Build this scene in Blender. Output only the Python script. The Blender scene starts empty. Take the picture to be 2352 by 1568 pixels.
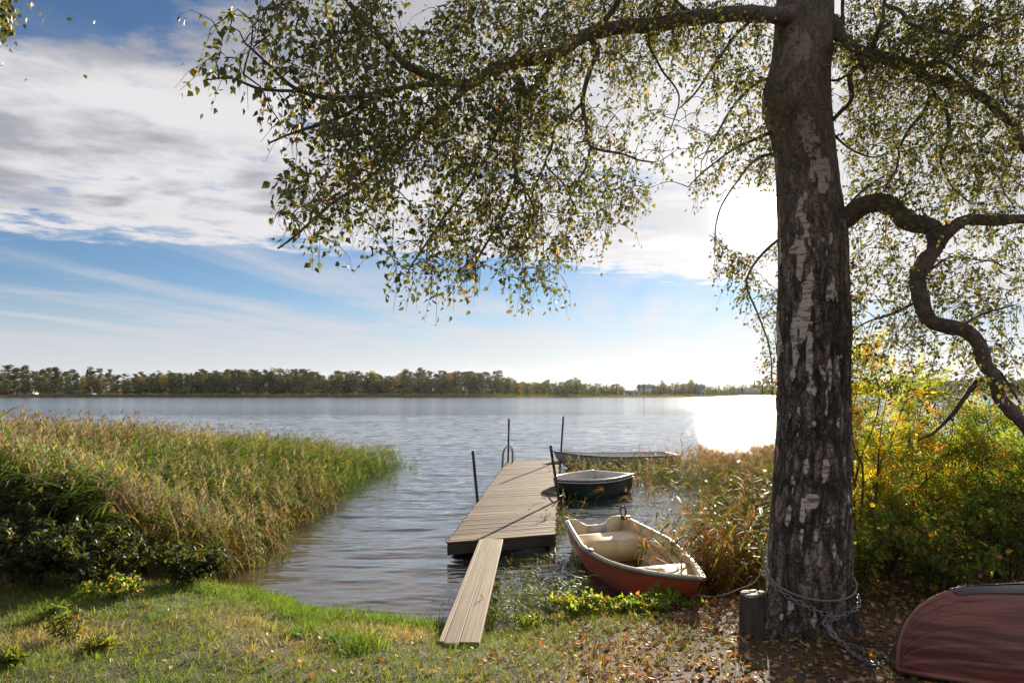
import bpy, bmesh, math, random
import numpy as np
from mathutils import Vector, Matrix
C = bpy.context.scene
COL = C.collection
PI = math.pi
R = math.radians
rng = np.random.default_rng(7)
random.seed(7)

# ---------------------------------------------------------------- camera
HAZE = 0.00003
H = 2.5                       # eye above the lake (m)
FP = 1568.0                   # focal length in units of a 2352 px wide frame (24 mm)
CX, HY = 1176.0, 900.0        # principal column, horizon row
cam = bpy.data.cameras.new('camera')
camo = bpy.data.objects.new('camera', cam)
COL.objects.link(camo)
camo.location = (0, 0, H)
camo.rotation_euler = (R(90), 0, 0)
cam.lens = 24.0
cam.sensor_width = 36.0
cam.shift_y = (HY-784.0)/2352.0
cam.clip_start = 0.05
cam.clip_end = 9000
C.camera = camo

SUN_AZ, SUN_EL = math.atan2(1725-CX, FP), R(13.6)
SUN = Vector((math.sin(SUN_AZ)*math.cos(SUN_EL), math.cos(SUN_AZ)*math.cos(SUN_EL), math.sin(SUN_EL)))
sl = bpy.data.lights.new('sun', 'SUN')
sl.energy = 5.0
sl.angle = R(0.53)
sl.color = (1.0, 0.89, 0.72)
so = bpy.data.objects.new('sun', sl)
COL.objects.link(so)
so.rotation_euler = SUN.to_track_quat('Z', 'Y').to_euler()
C.view_settings.view_transform = 'Standard'
C.view_settings.look = 'None'
C.view_settings.gamma = 1
C.view_settings.use_curve_mapping = False
C.view_settings.exposure = 1.55
C.cycles.max_bounces = 8
C.cycles.transparent_max_bounces = 8
C.cycles.sample_clamp_indirect = 6
C.cycles.use_denoising = True

# ---------------------------------------------------------------- node helper
class NT:
    def __init__(s, tree):
        s.t = tree
    def n(s, typ, **kw):
        nd = s.t.nodes.new(typ)
        for k, v in kw.items():
            setattr(nd, k, v)
        return nd
    def put(s, sock, v):
        if isinstance(v, bpy.types.NodeSocket):
            s.t.links.new(v, sock)
        elif v is not None:
            sock.default_value = v
    def m(s, op, a, b=None, c=None, clamp=False):
        nd = s.n('ShaderNodeMath', operation=op, use_clamp=clamp)
        for i, v in enumerate((a, b, c)):
            s.put(nd.inputs[i], v)
        return nd.outputs[0]
    def ss(s, x, lo, hi, a=0.0, b=1.0):
        nd = s.n('ShaderNodeMapRange', interpolation_type='SMOOTHSTEP')
        s.put(nd.inputs[0], x); s.put(nd.inputs[1], lo); s.put(nd.inputs[2], hi)
        s.put(nd.inputs[3], a); s.put(nd.inputs[4], b)
        return nd.outputs[0]
    def noise(s, vec, scale, detail=4, rough=0.55, dist=0.0, dim='3D'):
        nd = s.n('ShaderNodeTexNoise', noise_dimensions=dim)
        s.put(nd.inputs['Vector'], vec)
        nd.inputs['Scale'].default_value = scale
        nd.inputs['Detail'].default_value = detail
        nd.inputs['Roughness'].default_value = rough
        nd.inputs['Distortion'].default_value = dist
        return nd.outputs[0]
    def xyz(s, x, y, z):
        nd = s.n('ShaderNodeCombineXYZ')
        for i, v in enumerate((x, y, z)):
            s.put(nd.inputs[i], v)
        return nd.outputs[0]
    def sep(s, v):
        nd = s.n('ShaderNodeSeparateXYZ')
        s.put(nd.inputs[0], v)
        return nd.outputs
    def mix(s, f, a, b, mode='MIX'):
        nd = s.n('ShaderNodeMix', data_type='RGBA', blend_type=mode)
        s.put(nd.inputs[0], f)
        for sock, v in ((nd.inputs[6], a), (nd.inputs[7], b)):
            if isinstance(v, (tuple, list)) and len(v) == 3:
                v = (*v, 1)
            s.put(sock, v)
        return nd.outputs[2]
    def scale(s, vec, k):
        nd = s.n('ShaderNodeMapping')
        s.put(nd.inputs[0], vec)
        nd.inputs['Scale'].default_value = k
        return nd.outputs[0]

# ---------------------------------------------------------------- sky
W = bpy.data.worlds.new('World')
C.world = W
W.use_nodes = True
W.node_tree.nodes.clear()
k = NT(W.node_tree)
out = k.n('ShaderNodeOutputWorld')
sky = k.n('ShaderNodeTexSky', sky_type='NISHITA', sun_disc=False, sun_elevation=SUN_EL, sun_rotation=SUN_AZ)
sky.air_density, sky.dust_density, sky.ozone_density = 1.0, 0.0, 3.5
sky.altitude = 600
bg = k.n('ShaderNodeBackground')
k.put(bg.inputs[0], k.mix(1.0, sky.outputs[0], (0.64, 0.665, 0.71), 'MULTIPLY'))
bg.inputs[1].default_value = 0.05
gen = k.n('ShaderNodeTexCoord').outputs['Generated']
dx, dy, dz = k.sep(gen)
zc = k.m('MAXIMUM', dz, 0.012)
u = k.m('DIVIDE', dx, zc)
v = k.m('DIVIDE', dy, zc)
dotn = k.n('ShaderNodeVectorMath', operation='DOT_PRODUCT')
k.put(dotn.inputs[0], gen); dotn.inputs[1].default_value = SUN
cosd = dotn.outputs['Value']
ang = k.m('ARCCOSINE', k.m('MINIMUM', cosd, 0.99999))          # angle from the sun (rad)
# the broken stratocumulus deck, its far rim a line beyond v = edge
pv = k.xyz(u, v, 0.0)
warp = k.noise(pv, 1.3, 5, 0.6)
big = k.noise(k.xyz(k.m('MULTIPLY', u, 0.8), v, 3.1), 0.85, 9, 0.56, 0.35)
fine = k.noise(pv, 3.2, 8, 0.62, 0.2)
edge = k.m('ADD', k.m('ADD', 5.3, k.m('MULTIPLY', k.m('MINIMUM', u, 0.0), 0.30)), k.m('MULTIPLY', k.m('MINIMUM', k.m('MAXIMUM', u, 0.0), 4.0), 0.62))
rim = k.m('SUBTRACT', edge, v)
rim2 = k.m('ADD', rim, k.m('MULTIPLY', k.m('SUBTRACT', fine, 0.5), 2.6))
deck = k.ss(rim2, -0.12, 0.55)
cover = k.ss(k.m('ADD', big, k.m('MULTIPLY', k.m('SUBTRACT', fine, 0.5), 0.45)), 0.30, 0.47)
hu = k.m('ADD', u, 1.12); hv = k.m('SUBTRACT', v, 1.72)
hole = k.m('EXPONENT', k.m('MULTIPLY', k.m('ADD', k.m('MULTIPLY', hu, hu), k.m('MULTIPLY', k.m('MULTIPLY', hv, hv), 3.0)), -5.0))
cover = k.ss(k.m('SUBTRACT', k.m('ADD', big, k.m('MULTIPLY', k.m('SUBTRACT', fine, 0.5), 0.62)), k.m('ADD', k.m('MULTIPLY', hole, 0.26), k.m('MULTIPLY', k.m('MULTIPLY', k.ss(v, 2.6, 1.7), k.ss(u, 0.2, -0.7)), 0.10))), k.ss(u, -0.6, 0.2, 0.30, 0.20), k.ss(u, -0.6, 0.2, 0.47, 0.40))
dens = k.m('MULTIPLY', deck, cover)
# cirrus streaks and pale horizon veil below the deck
stre = k.noise(k.xyz(k.m('ADD', k.m('MULTIPLY', u, 0.9), k.m('MULTIPLY', v, -0.13)), k.m('MULTIPLY', v, 0.10), 7.7), 1.15, 7, 0.58, 0.25)
stre2 = k.noise(k.xyz(k.m('MULTIPLY', u, 0.30), k.m('MULTIPLY', v, 0.42), 2.2), 1.3, 6, 0.6, 0.4)
veil = k.ss(dz, 0.20, 0.035, 0.0, 1.0)
cir = k.ss(k.m('ADD', k.m('ADD', k.m('MULTIPLY', stre, 0.62), k.m('MULTIPLY', stre2, 0.33)), k.m('MULTIPLY', veil, 0.24)), 0.46, 0.74)
cir = k.m('MAXIMUM', k.m('MULTIPLY', cir, 0.85), k.m('MULTIPLY', k.ss(dz, 0.15, 0.015), 0.94))
# low grey bars near the horizon
bars = k.noise(k.xyz(k.m('MULTIPLY', dx, 3.0), k.m('MULTIPLY', dz, 60.0), 0.0), 1.4, 6, 0.6, 0.3)
barm = k.m('MULTIPLY', k.ss(bars, 0.50, 0.66), k.m('MULTIPLY', k.ss(dz, 0.018, 0.03), k.ss(dz, 0.062, 0.045)))
barm = k.m('MULTIPLY', barm, k.ss(dx, -0.05, 0.12))
# cloud tone: thin rims white, thick middles grey, whiter towards the sun
shade = k.noise(k.xyz(k.m('MULTIPLY', u, 0.7), v, 9.0), 1.35, 7, 0.55, 0.4)
thick = k.m('MULTIPLY', k.ss(k.m('ADD', shade, k.m('MULTIPLY', k.m('SUBTRACT', fine, 0.5), 0.45)), 0.36, 0.62), k.ss(rim2, 0.35, 1.5))
near = k.ss(ang, R(48), R(14))
thick = k.m('MULTIPLY', thick, k.m('SUBTRACT', 1.0, k.m('MULTIPLY', near, 0.5)))
ccol = k.mix(thick, (0.272, 0.269, 0.277), (0.132, 0.136, 0.152))
glow = k.m('ADD', k.m('MULTIPLY', k.m('EXPONENT', k.m('MULTIPLY', k.m('DIVIDE', ang, R(8)), -1.0)), 0.13),
           k.m('MULTIPLY', k.m('EXPONENT', k.m('MULTIPLY', k.m('POWER', k.m('DIVIDE', ang, R(1.3)), 2.0), -1.0)), 9.0))
bgc = k.n('ShaderNodeBackground'); k.put(bgc.inputs[0], ccol); bgc.inputs[1].default_value = 1.0
bgv = k.n('ShaderNodeBackground'); bgv.inputs[0].default_value = (0.218, 0.222, 0.239, 1); bgv.inputs[1].default_value = 1.0
bgb = k.n('ShaderNodeBackground'); bgb.inputs[0].default_value = (0.20, 0.196, 0.205, 1); bgb.inputs[1].default_value = 1.0
bgg = k.n('ShaderNodeBackground'); bgg.inputs[0].default_value = (1.0, 0.95, 0.87, 1); k.put(bgg.inputs[1], glow)
def mixs(f, a, b):
    nd = k.n('ShaderNodeMixShader'); k.put(nd.inputs[0], f); k.put(nd.inputs[1], a); k.put(nd.inputs[2], b)
    return nd.outputs[0]
s1 = mixs(cir, bg.outputs[0], bgv.outputs[0])
s2 = mixs(k.m('MULTIPLY', barm, 0.75), s1, bgb.outputs[0])
s3 = mixs(dens, s2, bgc.outputs[0])
add = k.n('ShaderNodeAddShader'); k.put(add.inputs[0], s3); k.put(add.inputs[1], bgg.outputs[0])
k.put(out.inputs[0], add.outputs[0])

# ---------------------------------------------------------------- geometry helpers
def at(px, py, d):
    """a pixel of the 2352-wide photograph at a distance in front of the lens -> world"""
    return np.array(((px-CX)/FP*d, d, H-(py-HY)/FP*d))
def on(px, py, z):
    d = FP*(H-z)/(py-HY)
    return np.array(((px-CX)/FP*d, d, z))
def _hash(ix, iy, iz):
    h = (ix*374761393 + iy*668265263 + iz*2147483647) & 0xFFFFFFFF
    h = ((h ^ (h >> 13))*1274126177) & 0xFFFFFFFF
    h = (h ^ (h >> 16)) & 0xFFFFFF
    return h/float(0xFFFFFF)
def vnoise(p):
    p = np.asarray(p, float)
    i = np.floor(p).astype(np.int64); f = p-i; f = f*f*(3-2*f)
    r = 0
    for a in (0, 1):
        for b in (0, 1):
            for c in (0, 1):
                w = (f[:, 0] if a else 1-f[:, 0])*(f[:, 1] if b else 1-f[:, 1])*(f[:, 2] if c else 1-f[:, 2])
                r = r + w*_hash(i[:, 0]+a, i[:, 1]+b, i[:, 2]+c)
    return r
def fbm(p, o=4, rough=0.5):
    p = np.asarray(p, float); a, s, t = 1.0, 0.0, 0.0
    for j in range(o):
        s = s + a*vnoise(p*2**j+17.3*j); t += a; a *= rough
    return s/t
def P3(x, y, z=0.0):
    x, y, z = np.broadcast_arrays(np.asarray(x, float), np.asarray(y, float), np.asarray(z, float))
    return np.stack([x.ravel(), y.ravel(), z.ravel()], 1)

def link(o, parent=None):
    COL.objects.link(o)
    if parent is not None:
        o.parent = parent
    return o
def mesh_np(name, V, F, mat, col=None, smooth=False, attr='tint'):
    """V (n,3), F (m,3 or m,4) -> mesh data"""
    V = np.asarray(V, np.float32); F = np.asarray(F, np.int32)
    me = bpy.data.meshes.new(name)
    m, q = F.shape
    me.vertices.add(len(V)); me.vertices.foreach_set('co', V.ravel())
    me.loops.add(m*q); me.loops.foreach_set('vertex_index', F.ravel())
    me.polygons.add(m)
    me.polygons.foreach_set('loop_start', np.arange(0, m*q, q, dtype=np.int32))
    me.polygons.foreach_set('loop_total', np.full(m, q, np.int32))
    me.update(calc_edges=True)
    if smooth:
        me.polygons.foreach_set('use_smooth', np.ones(m, bool))
    if col is not None:
        a = me.attributes.new(attr, 'FLOAT_COLOR', 'POINT')
        c = np.ones((len(V), 4), np.float32); c[:, :3] = col
        a.data.foreach_set('color', c.ravel())
    if mat:
        me.materials.append(mat)
    return me
def obj_np(name, V, F, mat, parent=None, col=None, smooth=False):
    return link(bpy.data.objects.new(name, mesh_np(name, V, F, mat, col, smooth)), parent)
def obj_me(name, me, parent=None):
    return link(bpy.data.objects.new(name, me), parent)
def tag(o, label, cat, group=None, kind=None):
    o['label'] = label; o['category'] = cat
    if group: o['group'] = group
    if kind: o['kind'] = kind
    return o
def setting(o):
    o['kind'] = 'structure'; return o
def thing(name, label, cat, loc=(0, 0, 0), rz=0.0, group=None):
    o = bpy.data.objects.new(name, None); COL.objects.link(o)
    o.empty_display_size = 0.1
    o.location = loc; o.rotation_euler = (0, 0, rz)
    return tag(o, label, cat, group)
def quads(F):
    F = np.asarray(F)
    return np.concatenate([F[:, [0, 1, 2]], F[:, [0, 2, 3]]])
class MB:
    """collects pieces and links them as one mesh object"""
    def __init__(s): s.V, s.F, s.n = [], [], 0
    def add(s, V, F):
        V = np.asarray(V, float); F = np.asarray(F)
        if F.shape[1] == 4: F = quads(F)
        s.V.append(V); s.F.append(F+s.n); s.n += len(V); return s
    def box(s, c, size, rot=None, taper=None):
        x, y, z = np.array(size)/2
        v = np.array([(-x,-y,-z),(x,-y,-z),(x,y,-z),(-x,y,-z),(-x,-y,z),(x,-y,z),(x,y,z),(-x,y,z)], float)
        if rot is not None: v = v@np.array(Matrix(rot)).T
        return s.add(v+np.array(c), [(0,3,2,1),(4,5,6,7),(0,1,5,4),(1,2,6,5),(2,3,7,6),(3,0,4,7)])
    def tube(s, pts, r, sides=8, cap=True):
        V, F = tube(pts, r, sides, cap); return s.add(V, F)
    def arr(s): return np.concatenate(s.V), np.concatenate(s.F)
    def build(s, name, mat, parent=None, smooth=False):
        V, F = s.arr(); return obj_np(name, V, F, mat, parent, None, smooth)
def tube(pts, r, sides=8, cap=True):
    pts = np.asarray(pts, float); n = len(pts)
    r = np.broadcast_to(np.asarray(r, float), (n,))
    t = np.gradient(pts, axis=0); t /= np.linalg.norm(t, axis=1, keepdims=True)+1e-9
    ref = np.array((0, 0, 1.0)) if abs(t[0, 2]) < 0.9 else np.array((1.0, 0, 0))
    a = np.cross(t[0], ref); a /= np.linalg.norm(a)
    A = []
    for i in range(n):
        a = a-t[i]*np.dot(a, t[i]); a = a/(np.linalg.norm(a)+1e-9); A.append(a)
    A = np.array(A); B = np.cross(t, A)
    th = np.arange(sides)*2*PI/sides
    V = (pts[:, None]+r[:, None, None]*(np.cos(th)[None, :, None]*A[:, None]+np.sin(th)[None, :, None]*B[:, None])).reshape(-1, 3)
    i, j = np.meshgrid(np.arange(n-1), np.arange(sides), indexing='ij')
    j2 = (j+1) % sides
    F = np.stack([i*sides+j, i*sides+j2, (i+1)*sides+j2, (i+1)*sides+j], -1).reshape(-1, 4)
    F = quads(F)
    if cap:
        V = np.concatenate([V, pts[:1], pts[-1:]]); c0, c1 = len(V)-2, len(V)-1
        jj = np.arange(sides)
        F = np.concatenate([F, np.stack([np.full(sides, c0), (jj+1) % sides, jj], 1),
                            np.stack([np.full(sides, c1), (n-1)*sides+jj, (n-1)*sides+(jj+1) % sides], 1)])
    return V, F
def smooth_line(pts, n=8):
    """Catmull-Rom through the rows of pts (any number of columns)"""
    p = np.asarray(pts, float); p = np.vstack([2*p[0]-p[1], p, 2*p[-1]-p[-2]])
    o = []
    for i in range(1, len(p)-2):
        for t in np.linspace(0, 1, n, endpoint=False):
            a, b, c, d = p[i-1], p[i], p[i+1], p[i+2]
            o.append(0.5*(2*b+(c-a)*t+(2*a-5*b+4*c-d)*t*t+(3*b-a-3*c+d)*t**3))
    o.append(p[-2]); return np.array(o)
def unit(a):
    return a/(np.linalg.norm(a, axis=-1, keepdims=True)+1e-9)
def frames(d, n):
    """rows of direction d (local y) and rough normal n (local z) -> (N,3,3) with axes as columns"""
    d = unit(d); x = unit(np.cross(d, n)); z = np.cross(x, d)
    return np.stack([x, d, z], -1)
def scatter(variants, idx, M, T, tint=None):
    """copies variant meshes (V,F,C) -> V,F,C of one mesh"""
    Vs, Fs, Cs, n = [], [], [], 0
    for q, (v, f, c) in enumerate(variants):
        s = np.where(idx == q)[0]
        if not len(s): continue
        vv = np.einsum('nij,kj->nki', M[s], v)+T[s][:, None]
        ff = f[None]+(np.arange(len(s))*len(v))[:, None, None]+n
        cc = np.broadcast_to(c[None], (len(s), len(v), 3))
        if tint is not None: cc = cc*tint[s][:, None]
        Vs.append(vv.reshape(-1, 3)); Fs.append(ff.reshape(-1, 3)); Cs.append(cc.reshape(-1, 3)); n += len(s)*len(v)
    return np.concatenate(Vs), np.concatenate(Fs), np.concatenate(Cs)
def rotz(a):
    c, s = np.cos(a), np.sin(a); z = np.zeros_like(a); o = np.ones_like(a)
    return np.stack([np.stack([c, -s, z], -1), np.stack([s, c, z], -1), np.stack([z, z, o], -1)], -2)
def in_poly(x, y, poly):
    poly = np.asarray(poly, float); r = np.zeros(np.shape(x), bool); j = len(poly)-1
    for i in range(len(poly)):
        xi, yi = poly[i]; xj, yj = poly[j]
        c = ((yi > y) != (yj > y)) & (x < (xj-xi)*(y-yi)/(yj-yi+1e-12)+xi)
        r ^= c; j = i
    return r

# ---------------------------------------------------------------- materials
def mat(name):
    m = bpy.data.materials.new(name); m.use_nodes = True
    t = m.node_tree; p = t.nodes['Principled BSDF']
    return m, NT(t), p, t.nodes['Material Output']
def simple(name, a, b=None, scale=8.0, rough=0.6, stretch=(1, 1, 1), bump=0.0, metal=0.0, contrast=(0.3, 0.7), detail=5):
    m, k, p, o = mat(name)
    b = b or tuple(c*0.7 for c in a)
    co = k.scale(k.n('ShaderNodeTexCoord').outputs['Object'], stretch)
    n = k.noise(co, scale, detail)
    k.put(p.inputs['Base Color'], k.mix(k.ss(n, *contrast), b, a))
    p.inputs['Roughness'].default_value = rough; p.inputs['Metallic'].default_value = metal
    if bump:
        bn = k.n('ShaderNodeBump'); bn.inputs['Strength'].default_value = 1.0; bn.inputs['Distance'].default_value = bump
        k.put(bn.inputs['Height'], k.noise(co, scale*2.3, 6)); k.put(p.inputs['Normal'], bn.outputs[0])
    return m
def leafmat(name, trans=0.45, gloss=0.12, rough=0.45, tmul=(1.25, 1.2, 0.5)):
    """thin leaf: diffuse + translucent + a little sheen; colour from the leaf's own tint"""
    m, k, p, o = mat(name)
    k.t.nodes.remove(p)
    at_ = k.n('ShaderNodeAttribute', attribute_name='tint').outputs['Color']
    d = k.n('ShaderNodeBsdfDiffuse'); k.put(d.inputs[0], at_)
    tr = k.n('ShaderNodeBsdfTranslucent'); k.put(tr.inputs[0], k.mix(1.0, at_, tmul, 'MULTIPLY'))
    g = k.n('ShaderNodeBsdfGlossy'); g.inputs['Roughness'].default_value = rough; g.inputs[0].default_value = (0.9, 0.9, 0.9, 1)
    m1 = k.n('ShaderNodeMixShader'); m1.inputs[0].default_value = trans
    k.put(m1.inputs[1], d.outputs[0]); k.put(m1.inputs[2], tr.outputs[0])
    fr = k.n('ShaderNodeFresnel'); fr.inputs[0].default_value = 1.4
    m2 = k.n('ShaderNodeMixShader'); k.put(m2.inputs[0], k.m('MINIMUM', k.m('MULTIPLY', fr.outputs[0], gloss), 0.06))
    k.put(m2.inputs[1], m1.outputs[0]); k.put(m2.inputs[2], g.outputs[0])
    k.put(o.inputs[0], m2.outputs[0])
    return m
M_leaf = leafmat('birch_leaf', 0.5, 0.5, .45, (1.3, 1.2, .45))
M_reed = leafmat('reed_blade', 0.5, 0.25, 0.55, (1.15, 1.2, .6))
M_grass = leafmat('grass_blade', 0.45, 0.25, 0.55)
M_shrub = leafmat('shrub_leaf', 0.64, 0.3, 0.45, (1.5, 1.4, .5))
M_litter = leafmat('dry_leaf', 0.25, 0.3, 0.55, (1.2, 0.95, 0.6))
M_far = leafmat('far_foliage', 0.35, 0.0, 0.6, (1.1, 1.1, 0.6))

def wood_mat(name, a, b, c, seed):
    """weathered board: grain along local x, grey and brown, fine cracks; every object its own shade"""
    m, k, p, o = mat(name)
    info = k.n('ShaderNodeObjectInfo')
    co = k.n('ShaderNodeTexCoord').outputs['Object']
    off = k.n('ShaderNodeVectorMath', operation='ADD'); k.put(off.inputs[0], co)
    k.put(off.inputs[1], k.xyz(k.m('MULTIPLY', info.outputs['Random'], 31.0), k.m('MULTIPLY', info.outputs['Random'], 17.0), seed))
    g = k.noise(k.scale(off.outputs[0], (1.4, 38, 38)), 1.0, 6, 0.62)
    bl = k.noise(off.outputs[0], 2.2, 5, 0.6)
    col = k.mix(k.ss(bl, 0.35, 0.65), a, b)
    col = k.mix(k.ss(g, 0.52, 0.72), col, c)
    col = k.mix(1.0, col, k.mix(info.outputs['Random'], (0.62, 0.60, 0.58), (1.25, 1.22, 1.18)), 'MULTIPLY')
    k.put(p.inputs['Base Color'], col); p.inputs['Roughness'].default_value = 0.8; p.inputs['Specular IOR Level'].default_value = 0.2
    bn = k.n('ShaderNodeBump'); bn.inputs['Distance'].default_value = 0.004
    k.put(bn.inputs['Height'], g); k.put(p.inputs['Normal'], bn.outputs[0])
    return m
M_deck = wood_mat('weathered_deck', (0.185, 0.130, 0.085), (0.12, 0.085, 0.056), (0.045, 0.033, 0.024), 1.0)
M_ramp = wood_mat('grey_board', (0.27, 0.22, 0.165), (0.20, 0.16, 0.118), (0.09, 0.07, 0.05), 5.0)
M_dark = simple('dark_timber', (0.07, 0.055, 0.042), (0.035, 0.028, 0.022), 6, 0.7)
M_pole = simple('rusty_pipe', (0.085, 0.07, 0.06), (0.045, 0.035, 0.03), 25, 0.45, metal=0.4)
M_steel = simple('galvanised_steel', (0.33, 0.33, 0.34), (0.22, 0.22, 0.22), 40, 0.42, metal=0.7)
M_chain = simple('chain_steel', (0.34, 0.33, 0.34), (0.2, 0.19, 0.19), 60, 0.45, metal=0.55)
M_rope = simple('old_rope', (0.25, 0.22, 0.185), (0.16, 0.14, 0.12), 150, 0.9, bump=0.002)
M_black = simple('black_rubber', (0.03, 0.03, 0.03), (0.018, 0.018, 0.018), 10, 0.5)

# ---------------------------------------------------------------- ground, lake, far land
SX = np.array([-140, -30, -12, -8, -6, -5, -4, -3.3, -2.96, -2.38, -1.81, -1.28, -.8, -.2, .11, .87, 1.65, 2.3, 2.9, 3.6, 4.5, 6, 9, 20, 140], float)
SY = np.array([30, 17, 12.6, 11.0, 10.0, 9.4, 8.9, 8.6, 8.34, 7.84, 7.54, 7.29, 7.17, 6.98, 7.22, 7.75, 8.0, 8.1, 8.35, 8.7, 9.1, 10.0, 12, 20, 40], float)
def shore(x): return np.interp(x, SX, SY)
def ground_z(x, y):
    x = np.asarray(x, float); y = np.asarray(y, float)
    s = shore(x)-y
    up = .33*(1-np.exp(-np.maximum(s, 0)/1.0))+.075*np.clip(s, 0, 9)+.02*np.clip(s-9, 0, 60)
    z = np.where(s > 0, up, np.maximum(.34*s, -1.4))
    b = fbm(P3(x*1.3, y*1.3, 0), 4)-.5
    b2 = fbm(P3(x*7, y*7, 5), 3)-.5
    return z+(b*.10+b2*.035).reshape(z.shape)*np.clip(s*1.5+.5, 0, 1)
gx = np.concatenate([np.linspace(-150, -9, 26)[:-1], np.arange(-9, 8, .075), np.linspace(8, 150, 26)])
gy = np.concatenate([np.linspace(-120, 2.6, 26)[:-1], np.arange(2.6, 11.5, .075), np.linspace(11.5, 45, 14)])
X, Y = np.meshgrid(gx, gy, indexing='ij')
Z = ground_z(X, Y)
def grid_faces(n, m):
    i, j = np.meshgrid(np.arange(n-1), np.arange(m-1), indexing='ij')
    return np.stack([i*m+j, (i+1)*m+j, (i+1)*m+j+1, i*m+j+1], -1).reshape(-1, 4)
m, k, p, o = mat('bank_soil')
co = k.n('ShaderNodeTexCoord').outputs['Object']
x_, y_, z_ = k.sep(co)
n1 = k.noise(co, 1.1, 5, 0.6); n2 = k.noise(co, 9, 6, 0.65); n3 = k.noise(co, 55, 4, 0.7)
grass = k.mix(k.ss(n1, 0.38, 0.62), (0.055, 0.062, 0.020), (0.115, 0.085, 0.04))
grass = k.mix(k.ss(n2, 0.42, 0.65), grass, (0.04, 0.045, 0.015))
litter = k.mix(k.ss(n3, 0.4, 0.62), (0.040, 0.023, 0.013), (0.14, 0.072, 0.036))
litter = k.mix(k.ss(n2, 0.5, 0.7), litter, (0.06, 0.037, 0.022))
wl = k.ss(k.m('ADD', k.m('ADD', x_, k.m('MULTIPLY', y_, -0.35)), k.m('MULTIPLY', n1, 2.2)), -1.9, -0.6)
colr = k.mix(wl, grass, litter)
colr = k.mix(k.ss(z_, 0.10, 0.0), colr, (0.035, 0.025, 0.016))
k.put(p.inputs['Base Color'], colr); p.inputs['Roughness'].default_value = 0.9
bn = k.n('ShaderNodeBump'); bn.inputs['Distance'].default_value = 0.03
k.put(bn.inputs['Height'], k.m('ADD', n2, n3)); k.put(p.inputs['Normal'], bn.outputs[0])
setting(obj_np('ground', P3(X, Y, Z), grid_faces(len(gx), len(gy)), m, smooth=True))

# lake: a sheet from under the bank to the far land, rippled for real near the shore
def lake_z(x, y):
    w = np.zeros_like(x)
    for (fx_, fy_, a, ph) in ((.45, 1.25, .034, 0), (.9, 2.6, .024, 1), (2.0, 5.2, .014, 2), (4.2, 9.5, .006, 3)):
        n = fbm(P3(x*fx_+.22*y*fx_, y*fy_-.12*x*fy_, ph*5.7), 2, .35).reshape(x.shape)
        w += a*((1-np.abs(2*n-1)*1.5)-.4)*(1.0 if ph < 2 else np.clip((45-y)/20, 0, 1))
    return w*np.interp(y, [6, 7.5, 10, 14, 60, 90], [0, .5, .75, 1, 1, 0])
ly = np.concatenate([[5.0], np.geomspace(6.2, 75, 520), np.geomspace(90, 1400, 24)])
lu = np.concatenate([[-12, -6, -2.5, -1.3], np.linspace(-.86, .86, 270), [1.3, 2.5, 6, 12]])
LU, LY = np.meshgrid(lu, ly, indexing='ij')
LX = LU*np.maximum(LY, 8)
m, k, p, o = mat('lake_water')
geo = k.n('ShaderNodeNewGeometry').outputs['Position']
wx, wy, wz = k.sep(geo)
shal = k.ss(wy, 15.0, 7.0)
k.put(p.inputs['Base Color'], k.mix(shal, (0.022, 0.028, 0.034), (0.060, 0.042, 0.026)))
k.put(p.inputs['Roughness'], k.ss(wy, 12.0, 130.0, 0.04, 0.14)); p.inputs['IOR'].default_value = 1.333
a1 = k.noise(k.scale(geo, (0.55, 1.9, 1)), 1.0, 2, 0.5, 0.8)
a2 = k.noise(k.scale(geo, (1.6, 4.2, 1)), 1.0, 5, 0.6, 0.4)
a0 = k.noise(k.scale(geo, (0.07, 0.40, 1)), 1.0, 3, 0.55, 0.6)
a3 = k.noise(k.scale(geo, (0.05, 0.12, 1)), 1.0, 3, 0.5)
b1 = k.n('ShaderNodeBump'); b1.inputs['Distance'].default_value = 0.075
k.put(b1.inputs['Strength'], k.m('MULTIPLY', k.ss(wy, 8.0, 20.0, 0.30, 1.0), k.ss(a3, 0.3, 0.7, 0.7, 1.0)))
k.put(b1.inputs['Height'], k.m('ADD', k.m('ADD', k.m('MULTIPLY', a1, 1.9), k.m('MULTIPLY', a2, 0.6)), k.m('MULTIPLY', a0, k.ss(wy, 14.0, 60.0, 0.0, 1.6))))
k.put(p.inputs['Normal'], b1.outputs[0])
p.inputs['Coat Weight'].default_value = 0.8; p.inputs['Coat IOR'].default_value = 1.333; k.put(p.inputs['Coat Roughness'], k.ss(wy, 12.0, 130.0, 0.04, 0.12))
k.put(p.inputs['Coat Normal'], b1.outputs[0])
setting(obj_np('lake', P3(LX, LY, lake_z(LX, LY)), grid_faces(len(lu), len(ly)), m, smooth=True))

# the far land: one low sheet that starts at the far waterline and runs on to the horizon
FX = np.array([-2500, -800, -330, -245, -120, 0, 60, 100, 150, 200, 320, 420, 560, 900, 2500], float)
FY = np.array([700, 380, 327, 327, 327, 325, 330, 350, 430, 480, 490, 470, 420, 480, 900], float)
def fshore(x): return np.interp(x, FX, FY)
fx = np.concatenate([np.linspace(-2500, -500, 16), np.arange(-480, 700, 8.0), np.linspace(720, 2500, 16)])
fs = np.array([-12, -2, 0, 1, 6, 14, 30, 60, 120, 300, 800, 1600, 2500], float)
fz = np.array([-1, -.2, .02, .15, .3, .5, .8, 1.1, 1.6, 2.5, 5, 8, 10], float)
X, S = np.meshgrid(fx, fs, indexing='ij')
Y = fshore(X)+S
Z = np.broadcast_to(fz, X.shape)
M_fland = simple('far_meadow', (0.09, 0.085, 0.035), (0.06, 0.05, 0.025), .15, 1.0)
M_fland.node_tree.nodes['Principled BSDF'].inputs['Specular IOR Level'].default_value = 0.0
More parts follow.
